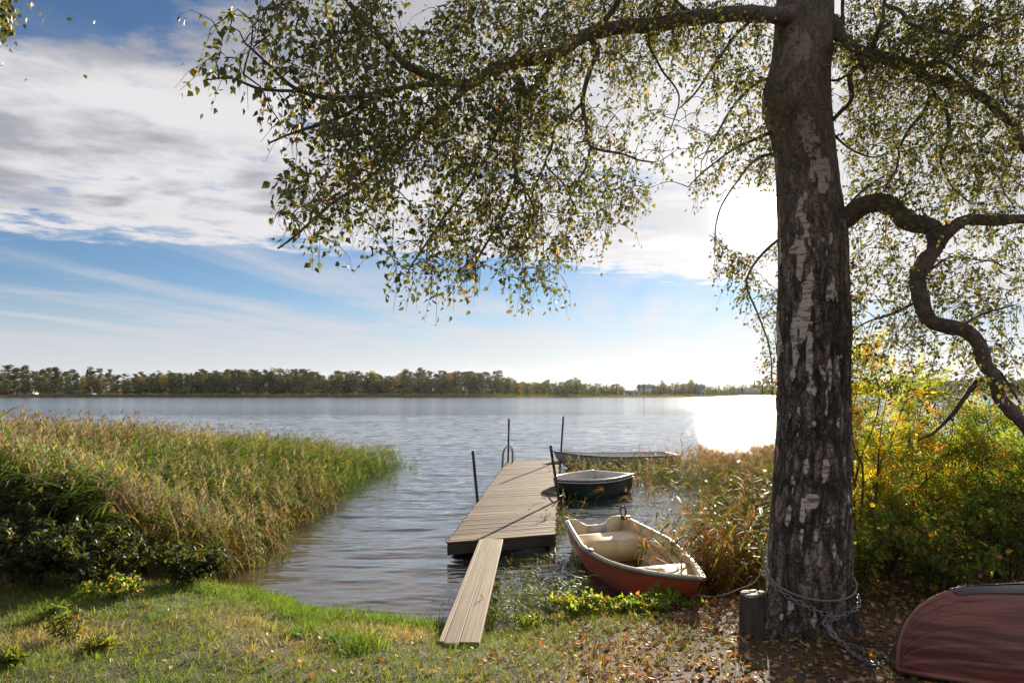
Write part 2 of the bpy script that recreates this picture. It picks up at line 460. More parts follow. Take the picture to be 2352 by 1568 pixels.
setting(obj_np('far_shore', P3(X, Y, Z), grid_faces(len(fx), len(fs)), M_fland, smooth=True))
def land_z(x, y): return float(np.interp(y-fshore(x), fs, fz))
# blue ridge beyond the far wood
hx = np.linspace(-2500, 2500, 160)
hz = 16+38*fbm(P3(hx*.0013, 0, 3), 4)+10*fbm(P3(hx*.01, 0, 8), 3)
hv = np.concatenate([P3(hx, 2300, 0), P3(hx, 2550, hz), P3(hx, 3000, 0)])
n = len(hx); i = np.arange(n-1)
hf = np.concatenate([np.stack([i, i+1, n+i+1, n+i], 1), np.stack([n+i, n+i+1, 2*n+i+1, 2*n+i], 1)])
setting(obj_np('hills', hv, hf, simple('far_forest_ridge', (0.045, 0.06, 0.05), (0.03, 0.042, 0.038), .01, 0.95)))

# ---------------------------------------------------------------- trees of the far shore
def clump_cloud(centres, radii, n, size, col, flat=0.6):
    """leaf-clump triangles spread through ellipsoids"""
    V, F, Cc = [], [], []
    cnt = 0
    for (c, r), w in zip(zip(centres, radii), n):
        d = unit(rng.normal(size=(w, 3)))*rng.uniform(.35, 1.0, (w, 1))**.5
        p = np.array(c)+d*np.array(r)
        a = unit(rng.normal(size=(w, 3)))*size*rng.uniform(.6, 1.4, (w, 1)); b = unit(rng.normal(size=(w, 3)))*size*rng.uniform(.5, 1.2, (w, 1))
        a[:, 2] *= flat; b[:, 2] *= flat
        V.append(np.stack([p-a*.5, p+a*.5, p+b], 1).reshape(-1, 3))
        F.append(np.arange(w*3).reshape(-1, 3)+cnt); cnt += w*3
        Cc.append(np.repeat(np.array(col)*rng.uniform(.65, 1.35, (w, 1)), 3, 0))
    return np.concatenate(V), np.concatenate(F), np.concatenate(Cc)
def far_pine(h, seed):
    g = np.random.default_rng(seed); cs, rs, ns = [], [], []
    lo_ = g.uniform(.22, .45); wide_ = g.uniform(.8, 1.35)
    for _ in range(int(g.uniform(16, 26))):
        t = g.uniform(lo_, 1.0)
        sp = h*.19*wide_*(1.2-.85*t)*(1 if t > .5 else .8)
        a = g.uniform(0, 2*PI)
        cs.append((math.cos(a)*sp*g.uniform(.2, 1), math.sin(a)*sp*g.uniform(.2, 1), t*h*.97))
        w = h*g.uniform(.05, .11)*(1.15-.4*t); rs.append((w*1.15, w*1.15, w*.40)); ns.append(44)
    return clump_cloud(cs, rs, ns, h*.052, (0.085, 0.095, 0.036), .5)
def far_spruce(h, seed):
    g = np.random.default_rng(seed); cs, rs, ns = [], [], []
    for t in np.linspace(.08, .99, 16):
        w = h*.17*(1.02-t)+.12
        for q in range(3):
            a = g.uniform(0, 2*PI); cs.append((math.cos(a)*w*.45, math.sin(a)*w*.45, t*h)); rs.append((w*.75, w*.75, h*.035)); ns.append(18)
    return clump_cloud(cs, rs, ns, h*.055, (0.055, 0.072, 0.032), .7)
def far_broad(h, seed, col, slim=1.0):
    g = np.random.default_rng(seed); cs, rs, ns = [], [], []
    for _ in range(22):
        t = g.uniform(.2, .97); w = h*.23*slim*math.sin(min(1, (t-.08)/.92)*PI*.86)**.7
        a = g.uniform(0, 2*PI); q = g.uniform(.2, .8)
        cs.append((math.cos(a)*w*q, math.sin(a)*w*q, t*h*.97)); s = h*g.uniform(.075, .12); rs.append((s, s, s*.9)); ns.append(36)
    return clump_cloud(cs, rs, ns, h*.055, col, .9)
def far_trunk(h, r):
    mb = MB(); mb.tube([(0, 0, -.6), (r*.4, 0, h*.3), (0, r*.5, h*.62), (r*.3, 0, h*.9)], [r, r*.8, r*.55, r*.12], 6)
    for q in range(4):
        a = q*1.7; z = h*(.5+.1*q)
        mb.tube([(0, 0, z), (math.cos(a)*h*.06, math.sin(a)*h*.06, z+h*.03), (math.cos(a)*h*.12, math.sin(a)*h*.12, z+h*.035)], [r*.3, r*.2, r*.08], 4, False)
    return mb.arr()
M_pbark = simple('pine_bark', (0.16, 0.095, 0.06), (0.09, 0.06, 0.045), 3, 0.9)
M_bbark = simple('far_birch_bark', (0.30, 0.28, 0.25), (0.12, 0.11, 0.10), 3, 0.9)
HH = 15.0
PROTO = {}
for kind, n_, fn, tm in (('pine', 9, lambda s: far_pine(HH, s), M_pbark), ('spruce', 2, lambda s: far_spruce(HH, s), M_pbark),
                      ('green', 3, lambda s: far_broad(HH, s, (0.12, 0.13, 0.04)), M_bbark),
                      ('gold', 3, lambda s: far_broad(HH, s, (0.32, 0.235, 0.05), .8), M_bbark),
                      ('rust', 2, lambda s: far_broad(HH, s, (0.23, 0.15, 0.07), .85), M_bbark)):
    for s in range(n_):
        V, F, Cc = fn(100+s*7+len(kind)); tv, tf = far_trunk(HH, .2 if kind == 'pine' else .14)
        PROTO.setdefault(kind, []).append((mesh_np('crown', V, F, M_far, Cc), mesh_np('trunk', tv, tf, tm)))
KN = {'pine': 'pine_tree', 'spruce': 'spruce_tree', 'green': 'birch_tree', 'gold': 'birch_tree', 'rust': 'aspen_tree'}
def far_tree(kind, px, top, back, label, group, foot=None, wide=1.0):
    """a tree of the far shore whose top shows at row `top`, `back` metres behind the waterline"""
    t_ = (px-CX)/FP; x = t_*330
    for _ in range(25): x = t_*(fshore(x)+back)
    y = float(fshore(x)+back); z = land_z(x, y)
    h = H-(top-HY)/FP*y-z
    a, b = random.choice(PROTO[kind])
    o = thing(KN[kind], label, 'tree', (x, y, z), random.uniform(0, 2*PI), group)
    o.scale = (h/HH*wide, h/HH*wide, h/HH)
    obj_me('crown', a, o); obj_me('trunk', b, o)
    return o
SKY = [(0,840),(20,838),(58,839),(80,846),(97,841),(128,838),(148,852),(168,848),(188,856),(205,843),(230,846),(253,848),(269,854),(283,858),(296,852),(324,851),(342,856),(355,848),(375,852),(390,852),(413,858),(437,853),(464,845),(500,847),(530,845),(560,848),(585,845),(632,844),(671,845),(714,846),(737,855),(752,861),(764,854),(811,851),(835,856),(854,849),(866,858),(881,855),(913,856),(933,849),(950,856),(964,845),(995,850),(1034,848),(1073,849),(1112,851),(1151,852),(1171,858),(1187,873),(1214,872),(1257,872),(1285,876),(1308,870),(1323,867),(1340,876),(1351,877),(1386,879),(1429,880),(1440,892),(1490,892),(1503,881),(1522,874),(1540,880),(1557,876),(1585,873),(1612,882),(1647,884),(1690,882),(1718,880),(1733,877),(1769,882),(1850,878),(1950,874),(2050,870),(2200,868),(2352,866)]
sx = np.array([a for a, b in SKY], float); sy = np.array([b for a, b in SKY], float)
# front trees that stand out one by one
for a in (('pine', 20, 838, 34, 'tall dark pine at the left end of the far wood above the red house'),
          ('pine', 58, 839, 40, 'broad pine with a flat bushy crown second among the tall lakeside pines'),
          ('pine', 97, 841, 30, 'dark pine with open layered branches between two taller shore pines'),
          ('pine', 128, 837.5, 32, 'tallest pine of the far shore with a ragged two-forked top'),
          ('pine', 150, 853, 36, 'low rounded pine just right of the tallest shore pine'),
          ('pine', 170, 848, 30, 'dark pine left of the first golden birch on the far shore'),
          ('pine', 207, 842.5, 38, 'tall pine with a wide crown rising behind the first golden birch'),
          ('pine', 231, 846, 42, 'brownish pine between the golden birch and the rust red aspen'),
          ('pine', 254, 848, 30, 'slender pine with sky gaps in its crown right of the rust red aspen'),
          ('pine', 271, 855, 32, 'smaller pine with an open crown before the wood closes'),
          ('gold', 190, 866, 20, 'golden yellow birch nearest the left end of the far shore'),
          ('rust', 228, 867, 18, 'rust coloured aspen at the water edge of the far shore'),
          ('gold', 322, 862, 26, 'yellow green birch low in the left half of the far wood'),
          ('gold', 374, 861, 20, 'bright narrow yellow birch beside a layered pine'),
          ('pine', 391, 851, 30, 'layered pine standing right of the bright narrow birch'),
          ('pine', 414, 858, 26, 'short pine at the dip before the tallest stretch of the wood'),
          ('rust', 511, 860, 24, 'pale rust tree showing in the dark pine wood'),
          ('rust', 568, 859, 24, 'orange tinted tree in the middle of the dark pine wood'),
          ('green', 778, 852, 22, 'light green birch left of a lone golden birch on the far shore'),
          ('gold', 855, 849, 20, 'tall golden birch standing alone above the middle of the wood'),
          ('green', 932, 849, 24, 'airy round birch with sky showing through its crown'),
          ('green', 948, 867, 16, 'pale green birch at the foot of the second pine stretch'),
          ('pine', 965, 845, 32, 'highest pine at the start of the second dark stretch of wood'),
          ('gold', 1196, 878, 10, 'yellowish birch at the tip of the wooded headland'),
          ('rust', 1221, 884, 9, 'small rusty bush tree past the wooded headland'),
          ('green', 1322, 867, 22, 'round topped tree rising over the low wood past the headland'),
          ('spruce', 1468, 883, 16, 'dark pointed spruce in front of the gap with the white house'),
          ('spruce', 1479, 881, 26, 'second pointed spruce beside the gap with the white house'),
          ('green', 1522, 874, 24, 'tall broad tree right of the gap in the far wood'),
          ('green', 1587, 873, 24, 'tall broad tree left of the blue white lake house'),
          ('spruce', 1733, 876, 30, 'pointed spruce in the low wood beneath the sun')):
    far_tree(a[0], a[1], a[2]-1.5, a[3], a[4], {'pine': 'pines that stand out on the far shore', 'spruce': 'spruces on the far shore'}.get(a[0], 'broadleaved trees that stand out on the far shore'))
# the closed rows behind them, tree by tree
px = -6.0
while px < 2360:
    top = float(np.interp(px, sx, sy))
    right = px > 1180
    gap = 1434 < px < 1496 or 1792 < px < 1945
    zone = ('among the tall pines at the left of the far shore' if px < 300 else 'in the dark far wood left of the lone golden birch' if px < 850 else
            'in the dark stretch of far wood above the dock' if px < 1180 else 'in the low wood past the headland' if px < 1440 else 'in the low wood beneath the sun' if px < 1800 else 'on the far shore, seen through the right shrubs')
    if not gap:
        kd = random.choices(['pine', 'green', 'spruce', 'rust'], [.80, .14, .03, .03] if not right else [.25, .5, .1, .15])[0]
        nm = {'pine': 'dark green pine', 'green': 'green broadleaved tree', 'spruce': 'narrow dark spruce', 'rust': 'brownish autumn tree'}[kd]
        wd = (nm+' '+zone, {'pine': 'pines ', 'green': 'broadleaved trees ', 'spruce': 'spruces ', 'rust': 'autumn trees '}[kd]+zone)
        far_tree(kd, px, top+abs(random.gauss(0, 6.0 if px < 1180 else 4.0))-(3.5 if random.random() < .12 else 0), random.uniform(30, 55) if px < 300 else random.uniform(18, 50), wd[0], wd[1])
    px += random.uniform(4.6, 8.0) if 290 < px < 1180 else random.uniform(13, 26) if px < 300 else random.uniform(4.5, 7.5)
# undergrowth and farther rows that read as one mass
vs = [far_pine(1.0, 900+i) for i in range(3)]+[far_broad(1.0, 950+i, (0.085, 0.090, 0.038)) for i in range(3)]
vs = [(np.repeat(v.reshape(-1, 3, 3).mean(1), 3, 0)+(v-np.repeat(v.reshape(-1, 3, 3).mean(1), 3, 0))*1.5, f, c) for v, f, c in vs]
vs = [(v[:len(v)//24*3], f[:len(v)//24], c[:len(v)//24*3]) for v, f, c in [(lambda o: (v.reshape(-1, 3, 3)[o].reshape(-1, 3), f, c.reshape(-1, 3, 3)[o].reshape(-1, 3)))(rng.permutation(len(f))) for v, f, c in vs]]
N_ = 1900
px = rng.uniform(-60, 2420, N_)
keep = ~((px > 1434) & (px < 1496)); px = px[keep]
low = rng.random(len(px)) < .75
back = np.where(low, rng.uniform(16, 40, len(px)), rng.uniform(50, 95, len(px)))
x = (px-CX)/FP*330
for _ in range(25): x = (px-CX)/FP*(fshore(x)+back)
y = fshore(x)+back; z = np.interp(back, fs, fz)
top = np.interp(px, sx, sy)
h = (H-(top+3-HY)/FP*y-z)*np.where(low, rng.uniform(.4, .85, len(px)), .95)
keep = ~((px < 285) & low & (rng.random(len(px)) < .6))
x, y, z, h = x[keep], y[keep], z[keep], np.maximum(h[keep], 1.5); low = low[keep]
Mx = rotz(rng.uniform(0, 6.28, len(x)))*h[:, None, None]; Mx[:, :, 0] *= 1.25; Mx[:, :, 1] *= 1.25
V, F, Cc = scatter(vs, np.where(low, rng.integers(3, 6, len(x)), rng.integers(0, 3, len(x))), Mx, np.stack([x, y, z], 1), np.repeat(rng.uniform(.7, 1.1, (len(x), 1)), 3, 1))
o = obj_np('far_wood', V, F, M_far, None, Cc); tag(o, 'undergrowth and back rows of the wood across the lake', 'wood', None, 'stuff')
# pale reed fringe along the far waterline
N_ = 12000
px = rng.uniform(-60, 2420, N_); back = rng.uniform(-4.5, 9, N_)
x = (px-CX)/FP*330
for _ in range(20): x = (px-CX)/FP*(fshore(x)+back)
y = fshore(x)+back; z = np.interp(back, fs, fz)
hh = rng.uniform(.7, 1.35, N_)*np.where(px < 1180, 1.0, .8)
w = rng.uniform(.15, .35, N_)
V = np.stack([np.stack([x-w, y, z-.2], 1), np.stack([x+w, y+.05, z-.2], 1), np.stack([x+rng.normal(0, .2, N_), y, z+hh], 1)], 1).reshape(-1, 3)
t_ = fbm(P3(px*.012, back*.15, 0), 3)[:, None]
Cc = np.repeat(((0.20, 0.155, 0.075)*t_*1.3+np.array((0.075, 0.085, 0.03))*(1.2-t_))*rng.uniform(.7, 1.2, (N_, 1)), 3, 0)
o = obj_np('far_reeds', V, np.arange(N_*3).reshape(-1, 3), M_far, None, Cc); tag(o, 'pale reed fringe along the far waterline', 'reeds', None, 'stuff')

m = bpy.data.materials.new('air'); m.use_nodes = True; m.node_tree.nodes.clear()
k = NT(m.node_tree); o_ = k.n('ShaderNodeOutputMaterial'); pvn = k.n('ShaderNodeVolumePrincipled')
pvn.inputs['Color'].default_value = (0.93, 0.95, 1.0, 1); pvn.inputs['Density'].default_value = HAZE; pvn.inputs['Anisotropy'].default_value = 0.55
k.put(o_.inputs['Volume'], pvn.outputs[0])
hz_o = MB().box((0, 1700, 42), (5200, 3660, 90)).build('haze', m); tag(hz_o, 'thin bright haze over the lake', 'haze', None, 'stuff')

# ---------------------------------------------------------------- houses, jetty and boats across the lake
M_white = simple('white_paint', (0.78, 0.77, 0.74), (0.68, 0.67, 0.65), 2, 0.6)
M_falu = simple('red_paint', (0.20, 0.05, 0.035), (0.15, 0.04, 0.03), 2, 0.7)
M_bluew = simple('pale_blue_paint', (0.50, 0.56, 0.66), (0.42, 0.48, 0.58), 2, 0.6)
M_greenp = simple('pale_green_paint', (0.33, 0.42, 0.35), (0.28, 0.36, 0.3), 2, 0.6)
M_roofd = simple('dark_roof', (0.055, 0.045, 0.042), (0.035, 0.03, 0.03), 2, 0.7)
M_roofr = simple('tile_roof', (0.19, 0.085, 0.055), (0.13, 0.06, 0.04), 2, 0.7)
M_greyr = simple('pale_sheet_roof', (0.30, 0.30, 0.31), (0.24, 0.24, 0.25), 2, 0.6)
M_glass = simple('window_glass', (0.04, 0.05, 0.06), (0.03, 0.035, 0.045), 2, 0.08)
def house(px, back, w, dp, hw, hr, wall, roof, label, rz=0.0, cols=3, rows=1):
    x = (px-CX)/FP*330
    for _ in range(25): x = (px-CX)/FP*(fshore(x)+back)
    y = float(fshore(x)+back); z = land_z(x, y)-.2
    o = thing('house', label, 'house', (x, y, z), rz, 'houses across the lake')
    MB().box((0, 0, hw/2), (w, dp, hw)).build('wall', wall, o)
    e = .45
    mb = MB()
    mb.add([(-w/2, -dp/2+.01, hw), (w/2, -dp/2+.01, hw), (w/2, dp/2-.01, hw), (-w/2, dp/2-.01, hw), (-w/2, 0, hw+hr-.12), (w/2, 0, hw+hr-.12)], [(0, 4, 3), (1, 2, 5)]).build('gable', wall, o)
    mb = MB()
    for s in (-1, 1):
        mb.add([(-w/2-e, s*(dp/2+e), hw-.25), (w/2+e, s*(dp/2+e), hw-.25), (w/2+e, 0, hw+hr), (-w/2-e, 0, hw+hr),
                (-w/2-e, s*(dp/2+e), hw-.05), (w/2+e, s*(dp/2+e), hw-.05), (w/2+e, 0, hw+hr+.2), (-w/2-e, 0, hw+hr+.2)],
               [(0,1,2,3),(4,5,6,7),(0,1,5,4),(1,2,6,5),(3,0,4,7)])
    rf = mb.build('roof', roof, o)
    MB().box((w*.22, dp*.12, hw+hr+.15), (.6, .6, 1.5)).build('chimney', M_roofr, rf)
    for r_ in range(rows):
        for c in range(cols):
            xx = (c-(cols-1)/2)*w/(cols+.2); zz = 1.5+r_*2.5
            f = MB().box((xx, -dp/2-.03, zz), (1.1, .06, 1.3)).build('window', M_white, o)
            MB().box((xx-.26, -dp/2-.065, zz), (.42, .02, 1.1)).box((xx+.26, -dp/2-.065, zz), (.42, .02, 1.1)).build('pane', M_glass, f)
    return o
house(3, 60, 11, 8, 3.2, 2.2, M_falu, M_roofd, 'red house at the left edge of the far shore', .1)
house(62, 64, 8, 7, 2.4, 1.6, M_white, M_roofr, 'white house among the tall pines of the far shore', -.1)
house(122, 58, 7.5, 7, 2.4, 1.6, M_white, M_roofd, 'white cottage behind the tallest shore pine', .15)
house(186, 66, 13, 8, 3.2, 2.4, M_bluew, M_roofd, 'greyish house behind the first golden birch', 0.0, 4)
house(1453, 18, 7, 5, 1.9, .8, M_white, M_greyr, 'low white boathouse in the gap beside the pointed spruce', 0.0, 2)
house(1484, 60, 9, 7, 4.0, 1.8, M_white, M_greyr, 'white two storey house in the gap of the far wood', .1, 3, 2)
house(1607, 22, 4.6, 6, 4.6, 1.3, M_bluew, M_greyr, 'narrow pale blue lake house with two rows of windows', 0.0, 2, 2)
house(1715, 24, 22, 9, 2.6, 2.2, M_greenp, M_greenp, 'long pale green building beneath the sun', .05, 6)

# ---------------------------------------------------------------- far jetty and moored boats
jx = (165-CX)/FP*322
jt = thing('far_jetty', 'small dark jetty at the far left shore', 'jetty', (jx, 318, 0), .3)
MB().box((0, 0, .55), (9, 1.6, .14)).build('deck', M_dark, jt)
for q in range(4):
    MB().tube([(-4+q*2.6, 0, -1), (-4+q*2.6, 0, .9)], .12, 6).build('pile', M_dark, jt)

# ---------------------------------------------------------------- boats
def hull_pts(t, q, P):
    """a point of a boat's outer skin: t 0 stern .. 1 bow, q -1 left gunwale .. 0 keel .. 1 right gunwale"""
    b = P['beam'](t); zs = P['sheer'](t); zk = P['keel'](t)
    a = np.abs(q); e = P.get('fine', 2.2)
    xx = np.sign(q)*b*np.sin(a*PI/2)**(.8+P['vee']*np.clip(t, 0, 1))
    zz = zk+(zs-zk)*a**e
    yy = P['len'](t, a)
    return xx, yy, zz
def hull_mesh(P, nt=30, nq=24, inset=0.0, drop=0.0, step=0.0, strakes=6):
    t = np.linspace(0, 1, nt)[:, None]; q = np.linspace(-1, 1, nq*2+1)[None]
    t, q = np.broadcast_arrays(t, q)
    x, y, z = hull_pts(t, q, P)
    if step:                              # lapped strakes: each plank stands proud of the one below
        ph = (np.abs(q)*strakes) % 1.0
        k_ = 1+step*(ph-.5); x = x*k_
    if inset:
        b = P['beam'](t)
        s = np.maximum(0, 1-inset/np.maximum(b, 1e-3))
        x = x*s; z = z+inset*(1-np.abs(q)**2)+0.0; y = y*(1)+0.0
        y = np.where(t > .9, y-inset*(t-.9)*10, y); y = np.where(t < .06, y+inset*.8, y)
        z = z-drop
    return np.stack([x.ravel(), y.ravel(), z.ravel()], 1), grid_faces(nt, nq*2+1), nt, nq*2+1
def gunwale(P, off, dz, r, nt=44, sides=6):
    t = np.linspace(0, 1, nt); mb = MB()
    pts = []
    for s, tt in ((-1, t), (1, t[::-1])):
        x, y, z = hull_pts(tt, np.full_like(tt, s), P)
        pts.append(np.stack([x+s*off, y, z+dz], 1))
    pts = np.concatenate([pts[0], pts[1][1:]])
    return pts
M_redhull = simple('worn_red_gelcoat', (0.44, 0.075, 0.026), (0.32, 0.055, 0.024), 3, 0.38, (1, 1, 4), contrast=(0.35, 0.6))
M_oldred = simple('faded_red_hull', (0.25, 0.085, 0.06), (0.115, 0.030, 0.022), 2.6, 0.5, (2, .6, 12), contrast=(0.36, 0.66))
M_cream = simple('aged_cream_gelcoat', (0.70, 0.57, 0.37), (0.52, 0.39, 0.23), 4, 0.5, contrast=(0.25, 0.6))
M_greenhull = simple('dark_green_gelcoat', (0.014, 0.036, 0.030), (0.010, 0.026, 0.023), 3, 0.3)
M_offwhite = simple('off_white_gelcoat', (0.60, 0.58, 0.55), (0.46, 0.43, 0.40), 4, 0.5, contrast=(0.25, 0.6))
M_greyhull = simple('grey_painted_hull', (0.38, 0.37, 0.36), (0.28, 0.27, 0.26), 3, 0.5)
M_bilge = simple('bilge_water', (0.11, 0.075, 0.04), (0.075, 0.05, 0.028), 3, 0.06)
M_rub = simple('grey_rubbing_strip', (0.22, 0.20, 0.19), (0.12, 0.10, 0.10), 6, 0.6)
M_rimw = simple('white_rim', (0.66, 0.65, 0.63), (0.5, 0.48, 0.46), 9, 0.45)
M_patch = simple('dark_blue_paint_patch', (0.03, 0.035, 0.06), (0.05, 0.035, 0.045), 7, 0.45)

def axis(a, b):
    a, b = np.array(a), np.array(b); d = b-a
    return (a+b)/2, math.atan2(-d[0], d[1]), float(np.linalg.norm(d))

# red boat, bow towards the bank
c, rz, L = axis((1.36, 10.90), (1.965, 6.92))
P = dict(beam=lambda t: .62*(1-np.clip((t-.36)/.64, 0, 1)**1.65)*(.74+.26*np.clip(t/.38, 0, 1)**.8)+.012,
         sheer=lambda t: .47-.06*np.sin(np.clip(t, 0, 1)*PI*.8)+.17*np.clip((t-.55)/.45, 0, 1)**1.6,
         keel=lambda t: -.16+.05*(1-t)**3+.50*np.clip((t-.80)/.20, 0, 1)**2.2,
         vee=.9, len=lambda t, a: (t-.5)*L-.50*(1-a)*np.clip((t-.62)/.38, 0, 1)**1.3, fine=2.4)
rb = thing('rowing_boat', 'red rowing boat with cream inside moored bow first to the bank', 'boat', (c[0], c[1], 0.0), rz)
rb.rotation_euler = (0, R(3), rz)
V, F, nt, nq = hull_mesh(P, 34, 22)
obj_np('hull', V, F, M_redhull, rb, smooth=True)
Vi, Fi, _, _ = hull_mesh(P, 34, 22, .03)
obj_np('inner_skin', Vi, Fi, M_cream, rb, smooth=True)
g = gunwale(P, .008, .0, .02)
MB().tube(g, .021, 7).build('rubbing_strip', M_rub, rb, True)
gi = gunwale(P, -.022, .012, .02)
MB().tube(gi, .022, 6).build('gunwale', M_cream, rb, True)
def section(P, t, n=15, s=1.0, up=0.0):
    q = np.linspace(-1, 1, n); x, y, z = hull_pts(np.full(n, t), q, P); return np.stack([x*s, y, z+up], 1)
def plate(mb, loop, thick, dirv):
    loop = np.asarray(loop, float); d = np.array(dirv)*thick; n = len(loop)
    bm = bmesh.new()
    f = bm.faces.new([bm.verts.new(p) for p in loop]); g_ = bm.faces.new([bm.verts.new(p+d) for p in loop[::-1]])
    a = list(f.verts); b = list(g_.verts)[::-1]
    for i in range(n): bm.faces.new((a[i], b[i], b[(i+1) % n], a[(i+1) % n]))
    bmesh.ops.recalc_face_normals(bm, faces=bm.faces); bmesh.ops.triangulate(bm, faces=bm.faces)
    bm.verts.index_update()
    mb.add([v.co[:] for v in bm.verts], [[v.index for v in fc.verts] for fc in bm.faces]); bm.free(); return mb
sec = section(P, 0.0, 17, .995)
bt = P['beam'](0.0); zt = P['sheer'](0.0)
topl = [(bt*.93*f_, sec[0, 1], zt+h_) for f_, h_ in ((1, .035), (.72, .03), (.55, -.03), (.36, -.075), (.1, -.085), (-.1, -.085), (-.34, -.07), (-.42, -.02), (-.62, .03), (-1, .035))]
plate(MB(), np.concatenate([sec, topl]), .035, (0, 1, 0)).build('transom', M_cream, rb)
plate(MB(), np.concatenate([sec, topl])-np.array((0, .006, 0)), .004, (0, 1, 0)).build('transom_skin', M_redhull, rb)
def cross(P, t0, t1, z, s=.965, n=10):
    """a flat piece across the boat between two stations, its ends following the skin"""
    L_, R_ = [], []
    for t in np.linspace(t0, t1, n):
        a = ((z-P['keel'](t))/(P['sheer'](t)-P['keel'](t)))**(1/P.get('fine', 2.2)); a = float(np.clip(a, .05, 1))
        x, y, _ = hull_pts(np.array(t), np.array(a), P); L_.append((-float(x)*s, float(y), z)); R_.append((float(x)*s, float(y), z))
    return L_+R_[::-1]
plate(MB(), cross(P, .10, .235, .34), .32, (0, 0, -1)).build('stern_seat', M_cream, rb)
plate(MB(), cross(P, .66, .93, .40, .95), .03, (0, 0, -1)).build('bow_seat', M_cream, rb)
plate(MB(), cross(P, .24, .72, .02, .97), .01, (0, 0, -1)).build('bilge_water', M_bilge, rb)
for s in (-1, 1):                          # side ledges run forward to the bow seat
    pts = []
    for t in np.linspace(.24, .70, 12):
        a_ = ((.29-P['keel'](t))/(P['sheer'](t)-P['keel'](t)))**(1/2.4); x, y, z = hull_pts(np.array(t), np.array(float(a_)*s), P); pts.append((float(x)-s*.085, float(y), .31))
    mb = MB()
    for i in range(11):
        a, b = np.array(pts[i]), np.array(pts[i+1]); mb.box((a+b)/2, (.10, np.linalg.norm(b-a)*1.05, .02))
    mb.build('side_ledge', M_cream, rb)
bx, by, bz = [float(v_) for v_ in hull_pts(np.array(.03), np.array(-1.0), P)]
ol = MB().box((bx+.05, by+.06, bz+.03), (.14, .10, .05)).build('oarlock_block', M_black, rb)
a = np.linspace(0, 2*PI, 15)
MB().tube(np.stack([bx+.09+.045*np.cos(a), np.full_like(a, by+.06), bz+.13+.075*np.sin(a)], 1), .014, 6).build('oarlock_ring', M_black, rb, True)
for t, s in ((.45, -1), (.45, 1)):
    x, y, z = [float(v_) for v_ in hull_pts(np.array(t), np.array(float(s)), P)]
    MB().box((x-s*.03, y, z+.015), (.07, .16, .05)).build('oarlock_socket', M_rub, rb)
# motor pad on the transom
MB().box((0.0, sec[0, 1]+.05, zt-.17), (.26, .03, .16)).build('motor_pad', M_offwhite, rb)

# green dinghy, rounded bow towards the dock
c, rz, L = axis((2.56, 17.32), (1.08, 15.48))
Pg = dict(beam=lambda t: .66*(1-np.clip((t-.35)/.65, 0, 1)**2.6)**.75*(.84+.16*np.clip(t/.35, 0, 1))+.02,
          sheer=lambda t: .46+.05*np.clip((t-.4)/.6, 0, 1)**2, keel=lambda t: -.14+.04*(1-t)**3+.36*np.clip((t-.72)/.28, 0, 1)**2,
          vee=.35, len=lambda t, a: (t-.5)*L-.12*(1-a)*np.clip((t-.7)/.3, 0, 1), fine=2.8)
gb = thing('dinghy', 'small dark green dinghy with white rim afloat beside the dock', 'boat', (c[0], c[1], 0), rz)
V, F, _, _ = hull_mesh(Pg, 30, 18); obj_np('hull', V, F, M_greenhull, gb, smooth=True)
V, F, _, _ = hull_mesh(Pg, 30, 18, .03); obj_np('inner_skin', V, F, M_offwhite, gb, smooth=True)
MB().tube(gunwale(Pg, .006, .008, 0), .026, 7).build('rim', M_rimw, gb, True)
MB().tube(gunwale(Pg, .012, -.055, 0), .014, 6).build('rubbing_strip', M_rimw, gb, True)
sec = section(Pg, 0.0, 17, .995)
plate(MB(), np.concatenate([sec, sec[[-1, 0]]*np.array((.98, 1, 1))+np.array((0, 0, .02))]), .04, (0, 1, 0)).build('transom', M_offwhite, gb)
plate(MB(), cross(Pg, .30, .42, .30), .035, (0, 0, -1)).build('seat', M_rimw, gb)
plate(MB(), cross(Pg, .74, .94, .33, .93), .03, (0, 0, -1)).build('bow_seat', M_offwhite, gb)
plate(MB(), cross(Pg, .02, .8, .0, .97), .01, (0, 0, -1)).build('floor', M_offwhite, gb)

# grey rowing boat past the end of the dock, half hidden by reeds
c, rz, L = axis((5.4, 22.9), (1.35, 22.1))
Py = dict(beam=lambda t: .72*(1-np.clip((t-.4)/.6, 0, 1)**2.2)*(.8+.2*np.clip(t/.4, 0, 1))+.012,
          sheer=lambda t: .42+.16*np.clip((t-.5)/.5, 0, 1)**2, keel=lambda t: -.14+.42*np.clip((t-.78)/.22, 0, 1)**2,
          vee=.8, len=lambda t, a: (t-.5)*L-.2*(1-a)*np.clip((t-.7)/.3, 0, 1), fine=2.2)
yb = thing('rowing_boat', 'grey rowing boat lying in the reeds past the end of the dock', 'boat', (c[0], c[1], 0), rz)
V, F, _, _ = hull_mesh(Py, 30, 18); obj_np('hull', V, F, M_greyhull, yb, smooth=True)
V, F, _, _ = hull_mesh(Py, 30, 18, .03); obj_np('inner_skin', V, F, M_offwhite, yb, smooth=True)
MB().tube(gunwale(Py, .006, .0, 0), .03, 6).build('gunwale', M_rub, yb, True)
sec = section(Py, 0.0, 17, .995)
plate(MB(), np.concatenate([sec, sec[[-1, 0]]*np.array((.98, 1, 1))+np.array((0, 0, .02))]), .04, (0, 1, 0)).build('transom', M_greyhull, yb)
for t0 in (.25, .55):
    plate(MB(), cross(Py, t0, t0+.08, .30), .035, (0, 0, -1)).build('seat', M_offwhite, yb)
plate(MB(), cross(Py, .8, .96, .38, .93), .03, (0, 0, -1)).build('foredeck', M_greyhull, yb)

